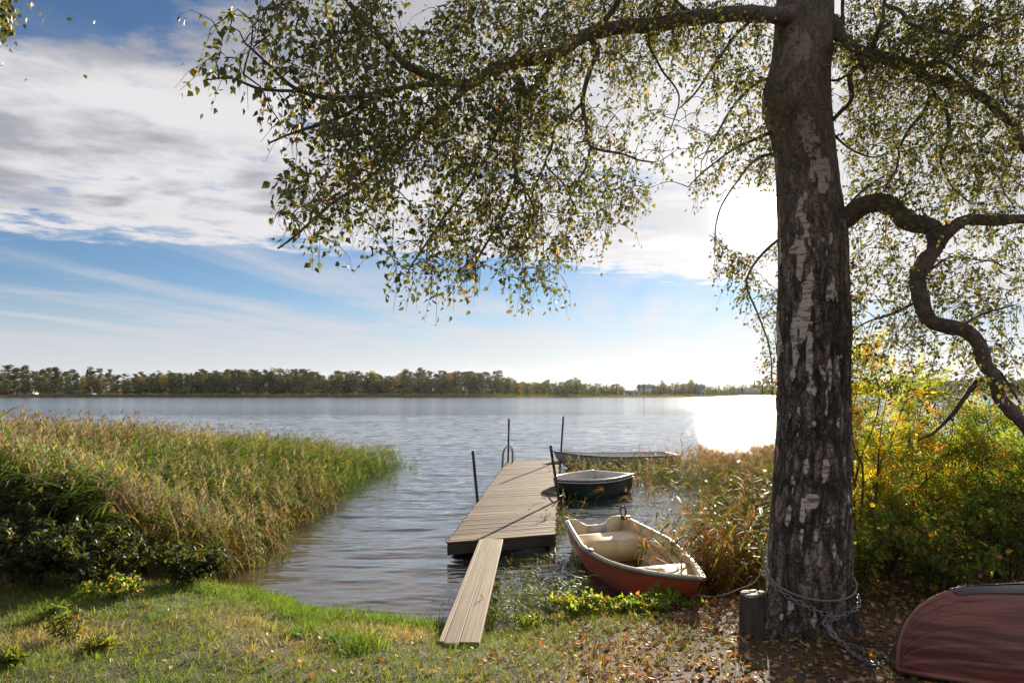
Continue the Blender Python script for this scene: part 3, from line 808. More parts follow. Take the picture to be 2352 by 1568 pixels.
# upturned clinker boat on the bank: keel up, bow towards the birch
bow = np.array((2.61, 4.62)); ds = unit(np.array((1.0, .10))); L = 3.9
ctr = bow+ds*L/2
Pu = dict(beam=lambda t: .60*(1-np.clip((t-.45)/.55, 0, 1)**2.6)*(.8+.2*np.clip(t/.4, 0, 1))+.012,
          sheer=lambda t: .0*t, keel=lambda t: -.53*(1-np.clip((t-.84)/.16, 0, 1)**2.5+1e-6)**(1/2.5)+.0*t,
          vee=.45, len=lambda t, a: (t-.5)*L, fine=1.9)
uz = float(ground_z(np.array([3.4]), np.array([4.9]))[0])
ub = thing('upturned_boat', 'upturned red clinker boat lying on the bank beside the birch', 'boat', (ctr[0], ctr[1], uz+.02), math.atan2(ds[0], -ds[1]))
t = np.concatenate([np.linspace(0, .8, 16), np.linspace(.8, 1, 31)[1:]])[:, None]; ns = 7
for s, nm in ((-1, 1), (1, 1)):
    for j in range(ns):                    # each lapped strake is a plank of its own
        q = np.concatenate([[j/ns], np.linspace(j/ns, (j+1)/ns+.012, 5)])[None]
        tt, qq = np.broadcast_arrays(t, q)
        x, y, z = hull_pts(tt, qq*s, Pu)
        # outer edge of the plank stands proud towards the gunwale lap
        pr = np.concatenate([[-.004],   .010*(1-np.linspace(0, 1, 5))])[None]*np.ones_like(x)
        nx = np.sign(s)*np.sin(qq*PI/2)+.0; nz = -np.cos(qq*PI/2)
        x = x+nx*pr; z = z+nz*pr
        V = np.stack([x.ravel(), y.ravel(), -z.ravel()], 1)
        ub_s = obj_np('strake', V, grid_faces(46, 6), M_oldred, ub)
tk = np.concatenate([np.linspace(0, .83, 16), 1-.17*(1-np.linspace(0, 1, 40)[1:])**1.6]); x, y, z = hull_pts(tk, np.zeros_like(tk), Pu)
kp = np.stack([x, y, -z], 1)
kp = np.vstack([kp, [(0, L/2, .0)]])
MB().tube(kp, .013, 7).build('keel_and_stem', simple('highlit_keel_edge', (0.27, 0.11, 0.08), (0.19, 0.07, 0.05), 6, 0.4), ub, True)  # paler than the strakes: sky highlight along this edge put into the colour
MB().tube(gunwale(Pu, .012, .0, 0), .022, 6).build('gunwale', M_oldred, ub, True)
# dark blue repair patch near the keel
tt, qq = np.meshgrid(np.linspace(.60, .90, 14), np.linspace(.05, .20, 4), indexing='ij')
for s in (-1, 1):
    x, y, z = hull_pts(tt, qq*s, Pu)
    V = np.stack([x.ravel()*1.02, y.ravel(), -z.ravel()+.017], 1); obj_np('paint_patch', V, grid_faces(14, 4), M_patch, ub, smooth=True)

# ---------------------------------------------------------------- dock of three floating sections
ZD = .28
A0, B0 = on(1027, 1245, ZD), on(1275, 1226, ZD)
A1, B1 = on(1166, 1059, ZD), on(1284, 1055, ZD)
dock = thing('dock', 'wooden floating dock of weathered planks reaching out into the lake', 'dock', (A0[0], A0[1], 0))
O = np.array((A0[0], A0[1], 0.0))
cuts = [0, .355, .70, 1.0]
def lerp(a, b, t): return a+(b-a)*t
def place_board(name, me, a, b, parent, jit=0.0):
    """a shared unit board (1 long on x) put between two points"""
    o = obj_me(name, me, parent); d = b-a
    o.location = (a+b)/2; o.rotation_euler = (random.uniform(-jit, jit), -math.asin(d[2]/np.linalg.norm(d)), math.atan2(d[1], d[0]))
    o.scale.x = np.linalg.norm(d); return o
def board_mesh(name, w, th, mt):
    bm = bmesh.new(); bmesh.ops.create_cube(bm, size=1); bmesh.ops.scale(bm, vec=(1, w, th), verts=bm.verts)
    bmesh.ops.bevel(bm, geom=[e for e in bm.edges if abs(e.verts[0].co.x-e.verts[1].co.x) > .5], offset=.005, segments=1, affect='EDGES')
    bmesh.ops.triangulate(bm, faces=bm.faces)
    me = bpy.data.meshes.new(name); bm.to_mesh(me); bm.free(); me.materials.append(mt); return me
LEN = np.linalg.norm(A1-A0)
for si in range(3):
    t0, t1 = cuts[si]+(.0022 if si else 0), cuts[si+1]-.0022
    n = int(round((t1-t0)*LEN/.112))
    pm = [board_mesh('plank', (t1-t0)*LEN/n-.017-g_, .028, M_deck) for g_ in (0, .003, .006)]
    for i in range(n):
        t = t0+(i+.5)*(t1-t0)/n
        a, b = lerp(A0, A1, t)-O, lerp(B0, B1, t)-O
        dirv = (b-a)/np.linalg.norm(b-a)
        a = a-dirv*random.uniform(-.012, .02); b = b+dirv*random.uniform(-.012, .02)
        a[2] += random.uniform(-.004, .003)-.014; b[2] += random.uniform(-.004, .003)-.014
        place_board('plank', random.choice(pm), a, b, dock, .01)
    for side, (p, q) in enumerate(((A0, A1), (B0, B1))):
        a, b = lerp(p, q, t0+.001)-O, lerp(p, q, t1-.001)-O
        ins = (B0-A0)*(.02 if side == 0 else -.02)
        a, b = a+ins, b+ins; a[2] = b[2] = ZD-.028-.085
        place_board('side_beam', board_mesh('side_beam', .05, .16, M_dark), a, b, dock)
    a, b = lerp(A0, A1, t0+.001)-O, lerp(B0, B1, t0+.001)-O
    a[2] = b[2] = ZD-.028-.085; sh = unit(A1-A0)*.03
    place_board('end_beam', board_mesh('end_beam', .045, .16, M_dark), a+sh, b+sh, dock)
    # float block below
    cc = (lerp(A0, A1, (t0+t1)/2)+lerp(B0, B1, (t0+t1)/2))/2-O
    fl = MB().box((0, 0, 0), ((t1-t0)*LEN*.92, 1.25, .36)).build('float', M_black, dock)
    fl.location = (cc[0], cc[1], -.10); fl.rotation_euler = (0, 0, math.atan2(*(A1-A0)[[1, 0]]))

# ladder on the far left corner (part of the dock)
lad = None
l0 = at(1163, 1062, 22.0); 
def hoop(off):
    b = lerp(A0, A1, .955)-O; e = unit(A1-A0); r_ = unit(B1-A1)
    base = b+e*off
    pts = [base+r_*.20+np.array((0, 0, .0)), base+r_*.20+np.array((0, 0, .38)), base+r_*.12+np.array((0, 0, .50)), base+r_*.02+np.array((0, 0, .52)),
           base-r_*.08+np.array((0, 0, .40)), base-r_*.12+np.array((0, 0, .1)), base-r_*.14+np.array((0, 0, -.75))]
    return smooth_line(pts, 5)
lad = bpy.data.objects.new('ladder', None); link(lad, dock)
h1, h2 = hoop(-.18), hoop(.22)
for h_ in (h1, h2): MB().tube(h_, .019, 7).build('rail', M_steel, lad, True)
for zz in (-.05, -.3):
    a_, b_ = [h_[np.argmin(np.abs(h_[12:, 2]-zz))+12] for h_ in (h1, h2)]
    MB().tube([a_, b_], .016, 6).build('rung', M_steel, lad)

# four mooring poles
def pole(basepx, toppx, d, label):
    b, t_ = at(*basepx, d), at(*toppx, d)
    dn = b+(b-t_)*1.1
    o = MB().tube([dn-b, b-b, t_-b, t_-b+(t_-b)*.001], [.031, .031, .031, .031], 10).build('mooring_pole', M_pole)
    o.location = b
    return tag(o, label, 'pole', 'mooring poles along the dock')
pole((1097, 1152), (1086, 1035), FP*(H-ZD)/(1152-HY), 'rusty mooring pole by the left edge of the dock, near its middle')
pole((1167, 1062), (1169, 961), 21.6, 'rusty mooring pole beside the ladder at the far left corner of the dock')
pole((1287, 1062), (1294, 956), 22.1, 'rusty mooring pole at the far right corner of the dock by the grey boat')
pole((1284, 1148), (1264.5, 1023), 14.05, 'rusty leaning mooring pole between the dock and the green dinghy')
# black mooring line lying over the planks at the leaning pole
p0 = on(1283, 1136, ZD+.1); p1 = on(1262, 1132, ZD+.025); p2 = on(1246, 1131, ZD+.02)
o = MB().tube(smooth_line([p0, lerp(p0, p1, .5)+np.array((0, 0, .01)), p1, p2], 5), .013, 6).build('mooring_line', M_black, None, True)
tag(o, 'short black mooring line lying on the dock by the leaning pole', 'rope')
pts = smooth_line([on(1284, 1140, ZD+.12), at(1292, 1135, 14.8), at(1293, 1122, 15.3)], 6)
o = MB().tube(pts, .012, 6).build('mooring_line', M_rope, None, True); tag(o, 'grey line from the leaning pole to the green dinghy bow', 'rope')

# gangplank of boards from the bank to the dock
N0, N1 = on(1007, 1477, .33), on(1100, 1483, .33)
E0, E1 = on(1101, 1241, .325), on(1155, 1240, .325)
gp = thing('gangplank', 'narrow gangplank of two long grey boards from the bank to the dock', 'gangplank', (N0[0], N0[1], 0))
O = np.array((N0[0], N0[1], 0.0))
wm = np.linalg.norm(N1-N0)
for f0, f1, ex in ((.0, .13, .0), (.145, .50, .03), (.515, 1.0, -.02)):
    a = lerp(N0, N1, (f0+f1)/2); b = lerp(E0, E1, (f0+f1)/2); e = unit(b-a)
    o = place_board('board', board_mesh('board', wm*(f1-f0), .045, M_ramp), a-e*ex-O, b-O+e*ex*.5, gp)
for f in (.12, .5, .88):
    a, b = lerp(N0, E0, f)-O, lerp(N1, E1, f)-O; a[2] -= .05; b[2] -= .05
    place_board('batten', board_mesh('batten', .09, .045, M_dark), a, b, gp)

# ---------------------------------------------------------------- the birch
DT = 5.8
TR = [(1560,1722,1985),(1500,1735,1978),(1470,1748,1972),(1440,1757,1964),(1400,1762,1956),(1340,1764,1951),(1260,1767,1949),(1150,1774,1950),(1060,1780,1950),(940,1785,1949),
      (840,1788,1949),(740,1789,1948),(640,1790,1946),(560,1790,1944),(500,1790,1938),(440,1786,1926),(400,1785,1921),(340,1783,1914),(290,1766,1909),(250,1754,1905),(210,1754,1903),
      (170,1766,1904),(130,1775,1908),(80,1780,1911),(20,1784,1912),(-60,1790,1910),(-200,1800,1900),(-500,1815,1890),(-900,1830,1880),(-1300,1850,1868)]
base = at(1858, 1475, DT)
birch = thing('birch_tree', 'big old birch with furrowed white flecked bark leaning its limbs over the dock', 'tree', tuple(base))
tr = np.array(TR, float)
rows = np.concatenate([np.linspace(1540, -80, 340), np.linspace(-100, -1300, 40)])
lp = np.interp(-rows, -tr[:, 0], tr[:, 1]); rp = np.interp(-rows, -tr[:, 0], tr[:, 2])
cz = H-(rows-HY)/FP*DT; cx = ((lp+rp)/2-CX)/FP*DT; cr = (rp-lp)/2/FP*DT*.985
nth = 190
th = np.arange(nth)*2*PI/nth
TH, ZZ = np.meshgrid(th, cz); RR = np.repeat(cr[:, None], nth, 1); RX = np.repeat(rows[:, None], nth, 1)
ct, st = np.cos(TH), np.sin(TH)
p3 = P3(ct*cr[:, None]*0+ct*.33, st*.33, ZZ)
root = np.clip((RX-1350)/150, 0, 1)**1.6
RR = RR*(1+root*(.22*np.cos(TH*5+.6)+.14*np.cos(TH*3+2.0)+.26))
low = np.clip((RX-250)/500, 0, 1)                                    # furrowed below, smoother above
f1 = np.abs(fbm(p3*np.array((13, 13, 2.6)), 3).reshape(TH.shape)-.5)*2
f2 = fbm(p3*np.array((40, 40, 14)), 3).reshape(TH.shape)-.5
lump = fbm(p3*np.array((3, 3, 1.6)), 3).reshape(TH.shape)-.5
# white papery bark left between the furrows: vertical tongues below, broad plates above (a = angle off the view, row)
aoff = ((TH+PI/2+PI) % (2*PI))-PI                                    # 0 faces the lens, + to its right
offx = np.sin(aoff)
wn = fbm(p3*np.array((9, 9, 3.0))+9, 4).reshape(TH.shape)-.5
wn2 = fbm(p3*np.array((22, 22, 8.0))+4, 3).reshape(TH.shape)-.5
white = np.zeros_like(TH)
for ox, ry, wx, wy, s in ((-.55,640,.22,60,.85),(-.62,575,.28,36,.85),(-.45,700,.12,60,.8),(-.62,740,.12,60,1),(-.80,800,.08,95,1),(-.48,830,.12,70,1),(-.42,905,.17,45,1),(-.36,955,.08,35,1),(.05,870,.06,40,.9),
                          (-.05,930,.07,50,1),(-.70,1000,.07,70,.9),(-.50,1070,.10,35,1),(-.08,1075,.09,35,.9),(-.35,1140,.22,32,1),(-.55,1180,.09,60,1),(-.80,1190,.06,75,.9),(0.0,1170,.10,30,.8),(-.25,1230,.08,40,.9),
                          (-.75,1100,.06,60,.8),(.45,1040,.05,30,.7),(-.45,500,.40,60,.66),(-.1,430,.55,55,.64),(-.2,330,.5,45,.62),(-.3,140,.5,50,.55),(-.5,240,.3,60,.55),(.6,800,.05,40,.6),(.3,760,.05,40,.6),(-.2,1300,.06,35,.7),(.2,1250,.06,30,.6),(-.5,1330,.05,30,.6)):
    d2 = ((offx-ox)/wx)**2+((RX-ry)/wy)**2
    white = np.maximum(white, s*np.clip(1.25-d2, 0, 1)*(np.abs(aoff) < 1.65))
sc_ = fbm(p3*np.array((12, 12, 4.5))+31, 3).reshape(TH.shape)
white = np.maximum(white, np.clip((sc_-.60)*6, 0, 1)*.45*np.clip((RX-300)/400, 0, 1))
back = np.clip((sc_-.52)*8, 0, 1)*(np.abs(aoff) > 1.5); white = np.maximum(white, back*.8)
wm_ = np.clip((white*.95+wn*2.4+wn2*1.8-.52)*4, 0, 1)
disp = low*(.030*(f1-.35)+.022*f2)*(1-.75*wm_)+(1-low)*.006*f2+.03*lump*(.4+low)+.006*wm_*low
RR = RR+disp
Xt = cx[:, None]+ct*RR; Yt = DT+st*RR*.96
V = P3(Xt, Yt, ZZ)-base
n_, m_ = TH.shape
i, j = np.meshgrid(np.arange(n_-1), np.arange(m_), indexing='ij'); j2 = (j+1) % m_
F = np.stack([i*m_+j, (i+1)*m_+j, (i+1)*m_+j2, i*m_+j2], -1).reshape(-1, 4)
moss = np.clip((120-RX)/160, 0, 1)*np.clip(fbm(p3*np.array((5, 5, 3))+2, 3).reshape(TH.shape)*2.2-.5, 0, 1)
moss = np.maximum(moss, np.clip((RX-1400)/90, 0, 1)*np.clip(.9-np.abs(offx+.75)*2.2, 0, 1))
crk = np.clip(1-f1*2.4, 0, 1)*low
Cc = np.stack([wm_, crk, moss], -1).reshape(-1, 3)
m, k, p, o = mat('birch_bark')
av = k.sep(k.n('ShaderNodeAttribute', attribute_name='tint').outputs['Vector'])
co = k.n('ShaderNodeTexCoord').outputs['Object']
z_ = k.sep(co)[2]
n1 = k.noise(k.scale(co, (1, 1, .35)), 22, 6, 0.65); n2 = k.noise(k.scale(co, (1, 1, 4.0)), 9, 5, 0.6); n3 = k.noise(co, 4, 4)
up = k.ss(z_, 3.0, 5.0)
dark = k.mix(k.ss(n1, 0.35, 0.65), (0.185, 0.138, 0.105), (0.42, 0.33, 0.26))
dark = k.mix(av[1], dark, (0.035, 0.027, 0.022))
dark = k.mix(k.m('MULTIPLY', k.ss(n3, 0.5, 0.7), 0.5), dark, (0.15, 0.15, 0.135))
vo = k.n('ShaderNodeTexVoronoi', feature='DISTANCE_TO_EDGE')
k.put(vo.inputs['Vector'], k.scale(k.mix(0.16, co, k.xyz(n1, n2, n3)), (1, 1, .22))); vo.inputs['Scale'].default_value = 26
crack = k.ss(vo.outputs[0], 0.12, 0.0)
crack = k.m('MULTIPLY', crack, k.ss(z_, 4.4, 2.6, 0.25, 1.0))
pmask = k.ss(k.m('ADD', av[0], k.m('MULTIPLY', k.m('SUBTRACT', n1, 0.5), 1.1)), 0.60, 0.70)
dark = k.mix(k.m('MULTIPLY', crack, 0.55), dark, (0.022, 0.017, 0.014))
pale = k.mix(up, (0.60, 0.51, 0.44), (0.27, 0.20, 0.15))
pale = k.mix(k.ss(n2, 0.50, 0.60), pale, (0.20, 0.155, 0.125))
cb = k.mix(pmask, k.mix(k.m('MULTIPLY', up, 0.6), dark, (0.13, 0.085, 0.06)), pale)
cb = k.mix(av[2], cb, k.mix(n1, (0.03, 0.04, 0.012), (0.09, 0.10, 0.035)))
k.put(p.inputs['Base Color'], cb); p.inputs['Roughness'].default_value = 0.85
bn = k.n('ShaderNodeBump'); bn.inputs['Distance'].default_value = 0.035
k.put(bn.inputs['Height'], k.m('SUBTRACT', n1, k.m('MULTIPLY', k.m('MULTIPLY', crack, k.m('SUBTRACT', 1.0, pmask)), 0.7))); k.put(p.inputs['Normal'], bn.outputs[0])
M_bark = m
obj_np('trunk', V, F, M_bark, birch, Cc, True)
M_branch = simple('dark_birch_branch', (0.15, 0.11, 0.085), (0.065, 0.048, 0.038), 18, 0.85, bump=0.012)

BR = []     # skeleton: rows of (point, radius) that twigs grow from
def limb(rows, r0, r1, name='branch', sides=9, wob=.012):
    """rows: (px, py, depth)"""
    q = smooth_line([[*at(a, b, d)] for a, b, d in rows], 7)
    n = len(q); rad = np.linspace(r0, r1, n)
    q = q+(np.stack([fbm(q*5+s*11, 3) for s in range(3)], 1)-.5)*wob*2*np.linspace(0.2, 1, n)[:, None]
    rad = rad*(.80+.45*fbm(q*(9 if r0 < .08 else 14), 3))
    if r0 > .05: rad = rad*(1+.55*np.exp(-np.arange(n)/3.5))
    V, F = tube(q-base, rad, sides); obj_np(name, V, F, M_branch, birch, None, True)
    BR.append((q, rad)); return q
limb([(1845,38,5.75),(1776,36,5.6),(1740,33,5.5),(1680,33,5.4),(1600,42,5.25),(1500,58,5.1),(1435,62,5.0),(1355,78,4.9),(1307,106,4.8),(1263,130,4.7),(1164,148,4.55),(1125,166,4.45),(1084,192,4.35),(1039,192,4.25)], .068, .030)
limb([(1039,192,4.25),(991,179,4.15),(927,143,4.0),(863,73,3.85),(825,35,3.75),(790,-10,3.7),(740,-90,3.6)], .026, .010)
limb([(1039,192,4.25),(960,196,4.0),(880,214,3.75),(780,226,3.5),(690,210,3.3),(620,150,3.15),(560,100,3.05)], .022, .004)
limb([(880,214,3.75),(780,270,3.55),(690,300,3.35),(620,330,3.2)], .012, .004)
limb([(690,210,3.3),(600,205,3.15),(530,180,3.05),(470,184,3.0)], .008, .003)
limb([(1084,192,4.35),(1010,260,4.2),(930,330,4.0),(850,410,3.75),(760,470,3.5),(690,530,3.3),(640,570,3.2)], .018, .004)
limb([(1307,110,4.8),(1269,140,4.75),(1247,172,4.72),(1230,200,4.7),(1212,217,4.68),(1203,214,4.66),(1196,185,4.64),(1190,195,4.62),(1192,252,4.6),(1192,297,4.55),(1180,360,4.5),(1186,408,4.45),(1170,460,4.4),(1130,540,4.3),(1088,610,4.15)], .034, .006)
limb([(1192,270,4.6),(1150,290,4.5),(1100,390,4.35),(1020,500,4.1),(965,580,3.95),(940,620,3.85)], .014, .004)
limb([(1180,400,4.48),(1215,450,4.5),(1230,520,4.5),(1180,590,4.4)], .010, .004)
limb([(1352,80,4.9),(1372,120,4.9),(1355,160,4.9),(1339,230,4.9),(1346,287,4.9),(1349,322,4.9),(1365,341,4.9),(1429,354,4.95),(1467,367,5.0),(1500,372,5.0)], .022, .005)
limb([(1358,335,4.9),(1346,383,4.9),(1333,405,4.9),(1310,450,4.9),(1290,500,4.85)], .010, .004)
limb([(1339,235,4.9),(1307,268,4.85),(1275,293,4.8),(1266,338,4.8),(1253,376,4.8),(1290,420,4.8),(1320,470,4.8)], .012, .004)
limb([(1253,376,4.8),(1225,440,4.7),(1215,520,4.6),(1200,580,4.5)], .009, .004)
limb([(1355,80,4.9),(1377,57,4.85),(1406,25,4.8),(1440,-40,4.7),(1460,-120,4.6)], .026, .012)
limb([(1600,42,5.25),(1560,10,5.1),(1510,-50,5.0)], .018, .008)
limb([(1740,35,5.5),(1690,80,5.4),(1640,150,5.35),(1600,210,5.3),(1560,250,5.3)], .015, .005)
limb([(1500,58,5.1),(1490,100,5.1),(1520,160,5.1),(1560,220,5.15),(1540,300,5.2)], .012, .004)
limb([(1780,300,5.8),(1730,322,5.75),(1684,344,5.7),(1620,390,5.6),(1580,430,5.6)], .016, .004)
limb([(1790,180,5.8),(1740,190,5.8),(1680,250,5.8),(1640,320,5.8),(1610,370,5.7)], .016, .004)
limb([(1790,352,5.9),(1740,364,6.0),(1690,420,6.1),(1650,490,6.2),(1640,580,6.2)], .014, .004)
limb([(1800,540,6.0),(1745,590,6.2),(1715,650,6.3),(1740,720,6.3),(1768,800,6.3),(1774,890,6.25),(1770,980,6.2)], .012, .004)
limb([(1880,55,5.8),(1911,52,5.75),(1932,88,5.7),(1964,117,5.65),(2004,128,5.6),(2070,146,5.5),(2097,152,5.45),(2129,184,5.4),(2166,186,5.35),(2203,205,5.3),(2243,218,5.25),(2272,234,5.2),(2299,263,5.15),(2336,290,5.1),(2347,333,5.1),(2400,400,5.0)], .060, .022)
limb([(1955,112,5.65),(1972,144,5.62),(1990,160,5.6)], .034, .026)
limb([(1972,146,5.62),(1958,162,5.62),(1951,178,5.62),(1957,226,5.6),(1932,255,5.62),(1908,280,5.7)], .020, .016)
limb([(1955,168,5.62),(1924,184,5.7),(1895,182,5.8)], .012, .010)
limb([(2001,118,5.6),(2018,70,5.5),(2028,35,5.45),(2036,-30,5.4)], .020, .014)
limb([(2033,13,5.45),(2070,27,5.4),(2091,56,5.3),(2163,74,5.2),(2230,84,5.1),(2270,64,5.0),(2330,40,4.9)], .020, .006)
limb([(2097,148,5.45),(2166,146,5.4),(2203,173,5.35),(2243,218,5.3)], .018, .012)
limb([(2129,186,5.4),(2137,213,5.4),(2123,253,5.4),(2083,306,5.4),(2065,346,5.4),(2060,386,5.4),(2030,440,5.4)], .020, .005)
limb([(2140,210,5.4),(2174,258,5.35),(2179,319,5.3),(2161,364,5.3),(2180,420,5.3),(2230,470,5.2)], .018, .005)
limb([(2120,160,5.45),(2177,114,5.3),(2230,84,5.2)], .012, .009)
limb([(2177,120,5.3),(2256,149,5.2),(2296,152,5.1),(2304,197,5.1),(2320,240,5.1),(2380,260,5.0)], .014, .006)
limb([(1936,60,5.72),(1935,10,5.7),(1940,-60,5.6)], .016, .012)
limb([(2280,240,5.2),(2330,330,5.3),(2300,420,5.3),(2330,480,5.3)], .010, .004)
# the big crooked limb low on the right
limb([(1890,520,5.8),(1945,499,5.7),(1977,476,5.6),(2014,465,5.55),(2046,474,5.5),(2083,506,5.4),(2120,517,5.3),(2145,531,5.25),(2150,566,5.2),(2125,603,5.2),(2107,646,5.2),(2115,699,5.15),(2136,736,5.1),(2200,752,5.0),(2246,784,4.95),(2264,843,4.9),(2296,901,4.85),(2328,949,4.8),(2375,1000,4.75)], .080, .040, sides=14, wob=.04)
limb([(2150,556,5.22),(2179,529,5.2),(2221,505,5.2),(2280,506,5.15),(2352,502,5.1),(2420,500,5.0)], .052, .034)
limb([(2250,870,4.93),(2227,896,5.0),(2189,949,5.1),(2147,992,5.2),(2110,1010,5.25)], .024, .008)
limb([(2262,830,4.92),(2300,860,4.9),(2345,930,4.85)], .014, .008)
limb([(2118,640,5.2),(2150,610,5.2),(2190,590,5.2),(2260,600,5.1)], .010, .004)
limb([(2112,690,5.2),(2050,720,5.3),(1990,740,5.4),(1960,760,5.5)], .012, .004)
limb([(2200,752,5.0),(2260,720,5.0),(2330,700,4.9)], .012, .005)
limb([(1905,300,5.75),(1950,340,5.7),(2000,360,5.65),(2050,350,5.6)], .012, .004)
limb([(1940,480,5.7),(1990,430,5.65),(2040,400,5.6)], .012, .004)

# leaf mass: how full each 50 px cell of the crown is, from x = 400 (0..9)
MASK = ['000066666621077777888886666600077777777',   # 400..
        '013366777711777777777766665600777777777',
        '033555799999773777779666664410777677777',
        '133355699999999966536622557773077776777',
        '000022668888888866006612144666077666667',
        '000013477788888886430631115666066666666',
        '000002388888824663343013666666066666666',
        '000000224788888654444330055550066666666',
        '000004677722777755554310444440066655666',
        '000005666613327666555500022111066655555',
        '000003622337776665551000003300044433444',
        '000001330132662666620000055500044422334',
        '000000000056660566000000044000044445555',
        '000000000033330344000000015500044555555',
        '000000000011000010000000001400044555555',
        '000000000000000000000000000300044454445',
        '000000000000000000000000000300033333344',
        '000000000000000000000000000300022333334',
        '000000000000000000000000000300011222233']
def depth_of(px, py):
    d = np.interp(px, [400, 640, 900, 1150, 1400, 1700, 1780, 1900, 2100, 2400], [3.05, 3.25, 3.75, 4.4, 4.95, 5.5, 6.0, 5.9, 5.4, 5.0])
    d = np.where((px > 1600) & (px < 1850) & (py > 350), d+.5, d)
    return d
ends = []
for r_, row in enumerate(MASK):
    for c_, chn in enumerate(row):
        q = int(chn)
        if not q: continue
        px0, py0 = 400+c_*50, r_*50
        cov = min(.75, q/10.6); lam = -math.log(1-cov)
        d0 = float(depth_of(px0+25, py0+25)); area = .000108*(FP/d0)**2
        nt_ = lam*2500/area/8.0
        nt_ = int(nt_)+(random.random() < nt_-int(nt_))
        for _ in range(nt_):
            px, py = px0+random.uniform(-4, 54), py0+random.uniform(-4, 54)
            py -= 30 if px < 1560 else 12
            if (px-1725)**2+(py-497)**2 < 85**2: continue
            e_ = at(px, py, float(depth_of(px, py))+random.gauss(0, .30))
            if random.random() < 1.9*max(0.0, float(fbm(e_[None]*np.array((2.6, 2.0, 3.6)), 2)[0])-.5)*2.6+.42: ends.append(e_)
# crown above and beyond the frame so that it is a whole tree
for _ in range(420):
    px, py = random.uniform(500, 2800), -random.uniform(10, 420)
    ends.append(at(px, py, float(depth_of(min(px, 2350), 0))+random.gauss(.2, .55)))
for _ in range(160):
    px, py = random.uniform(2360, 2750), random.uniform(0, 800)
    ends.append(at(px, py, random.uniform(4.8, 6.2)))
ends = np.array(ends)
nodes = np.concatenate([q for q, r in BR]); nrad = np.concatenate([r for q, r in BR])
dist = np.array([np.min(np.sum((nodes-e)**2, 1)) for e in ends])
order = np.argsort(dist)
cap_ = len(nodes)+len(ends)*5
NODE = np.zeros((cap_, 3)); NODE[:len(nodes)] = nodes; nn = len(nodes)
PEN = np.zeros(cap_); PEN[:nn] = np.where(nrad > .05, .10, 0.0)
twV = MB(); Ldir, Lpos = [], []
wind = np.array((-.35, -.1, 0.0))
for e in ends[order]:
    d_ = NODE[:nn]-e; ds_ = np.sqrt(np.sum(d_*d_, 1))+PEN[:nn]+np.maximum(0, -d_[:, 2])*.5
    kbest = int(np.argmin(ds_)); s = NODE[kbest].copy()
    L_ = np.linalg.norm(e-s)+1e-6
    mid1 = s+(e-s)*.35+np.array((0, 0, .10*min(L_, .7)))+rng.normal(0, .05*L_, 3)
    mid2 = s+(e-s)*.72+np.array((0, 0, .07*min(L_, .7)))+rng.normal(0, .05*L_, 3)
    tip = e+np.array((0, 0, -.02))
    q = np.array([s, mid1, mid2, tip])
    r0 = min(.0085, .0028+.0055*L_)
    V, F = tube(smooth_line(q, 2) if L_ > .25 else q, np.linspace(r0, .0016, 7 if L_ > .25 else 4), 4, False); twV.add(V, F)
    for w in (mid1, mid2, tip):
        NODE[nn] = w; PEN[nn] = .03; nn += 1
    # leaves along the outer half and a drooping sprig past the tip
    dirn = unit(tip-mid2); sprig = np.array([tip, tip+dirn*.06+wind*.03, tip+dirn*.11+wind*.08+np.array((0, 0, -.05))])
    V, F = tube(sprig, [.0016, .0013, .0009], 3, False); twV.add(V, F)
    for w in range(8):
        t = (w+random.random())/8
        if t < .45: pbase = lerp(mid1, mid2, t/.45) if L_ > .3 else lerp(mid2, tip, t/.45)
        else: pbase = lerp(sprig[0], sprig[2], (t-.45)/.55)
        off = rng.normal(0, 1, 3); off = unit(off)*random.uniform(.012, .05)
        Lpos.append(pbase+off); Ldir.append(unit(off*14+np.array((-.25, -.05, -.55))+rng.normal(0, .45, 3)))
o = twV.build('twigs', M_branch, birch); o.location = -base*0
o.data.transform(Matrix.Translation(Vector(-base))); o['kind'] = 'stuff'
Lpos = np.array(Lpos); Ldir = np.array(Ldir); NL = len(Lpos)

def birch_leaf(w, bend):
    y = [0, .22, .5, 1.0]
    V = np.array([(0, 0, 0), (0, .22, .02), (0, .5, .03*bend), (0, 1.0, -.10*bend), (w*.8, .20, .07), (w, .40, .08), (w*.45, .72, .03), (-w*.8, .20, .07), (-w, .40, .08), (-w*.45, .72, .03)])
    F = np.array([(0, 4, 1), (4, 5, 1), (1, 5, 2), (5, 6, 2), (2, 6, 3), (0, 1, 7), (7, 1, 8), (1, 2, 8), (8, 2, 9), (2, 3, 9)])
    return V, F, np.ones((10, 3))
def birch_leaf_lite(w, bend):
    V = np.array([(0, 0, 0), (w, .33, .08), (w*.5, .68, .02), (0, 1.0, -.10*bend), (-w*.5, .68, .02), (-w, .33, .08)])
    return V, np.array([(0, 1, 2), (0, 2, 3), (0, 3, 4), (0, 4, 5)]), np.ones((6, 3))
LVP = ((.36, 1), (.30, 1.6), (.40, .4), (.24, 2.2))
lv = [birch_leaf(*q) for q in LVP]; lvl = [birch_leaf_lite(*q) for q in LVP]
nrm = unit(rng.normal(0, 1, (NL, 3))+np.array((.35, -.15, .25)))
size = rng.uniform(.025, .043, NL)
Mx = frames(Ldir, nrm)*size[:, None, None]
pal = np.array([(.080, .088, .028), (.060, .070, .024), (.105, .105, .035), (.055, .060, .026), (.13, .11, .032), (.28, .17, .030), (.20, .085, .030)])
pick = rng.choice(7, NL, p=[.30, .26, .16, .17, .07, .025, .015])
tint = pal[pick]*rng.uniform(.8, 1.25, (NL, 1))*1.3
var = rng.integers(0, 4, NL)
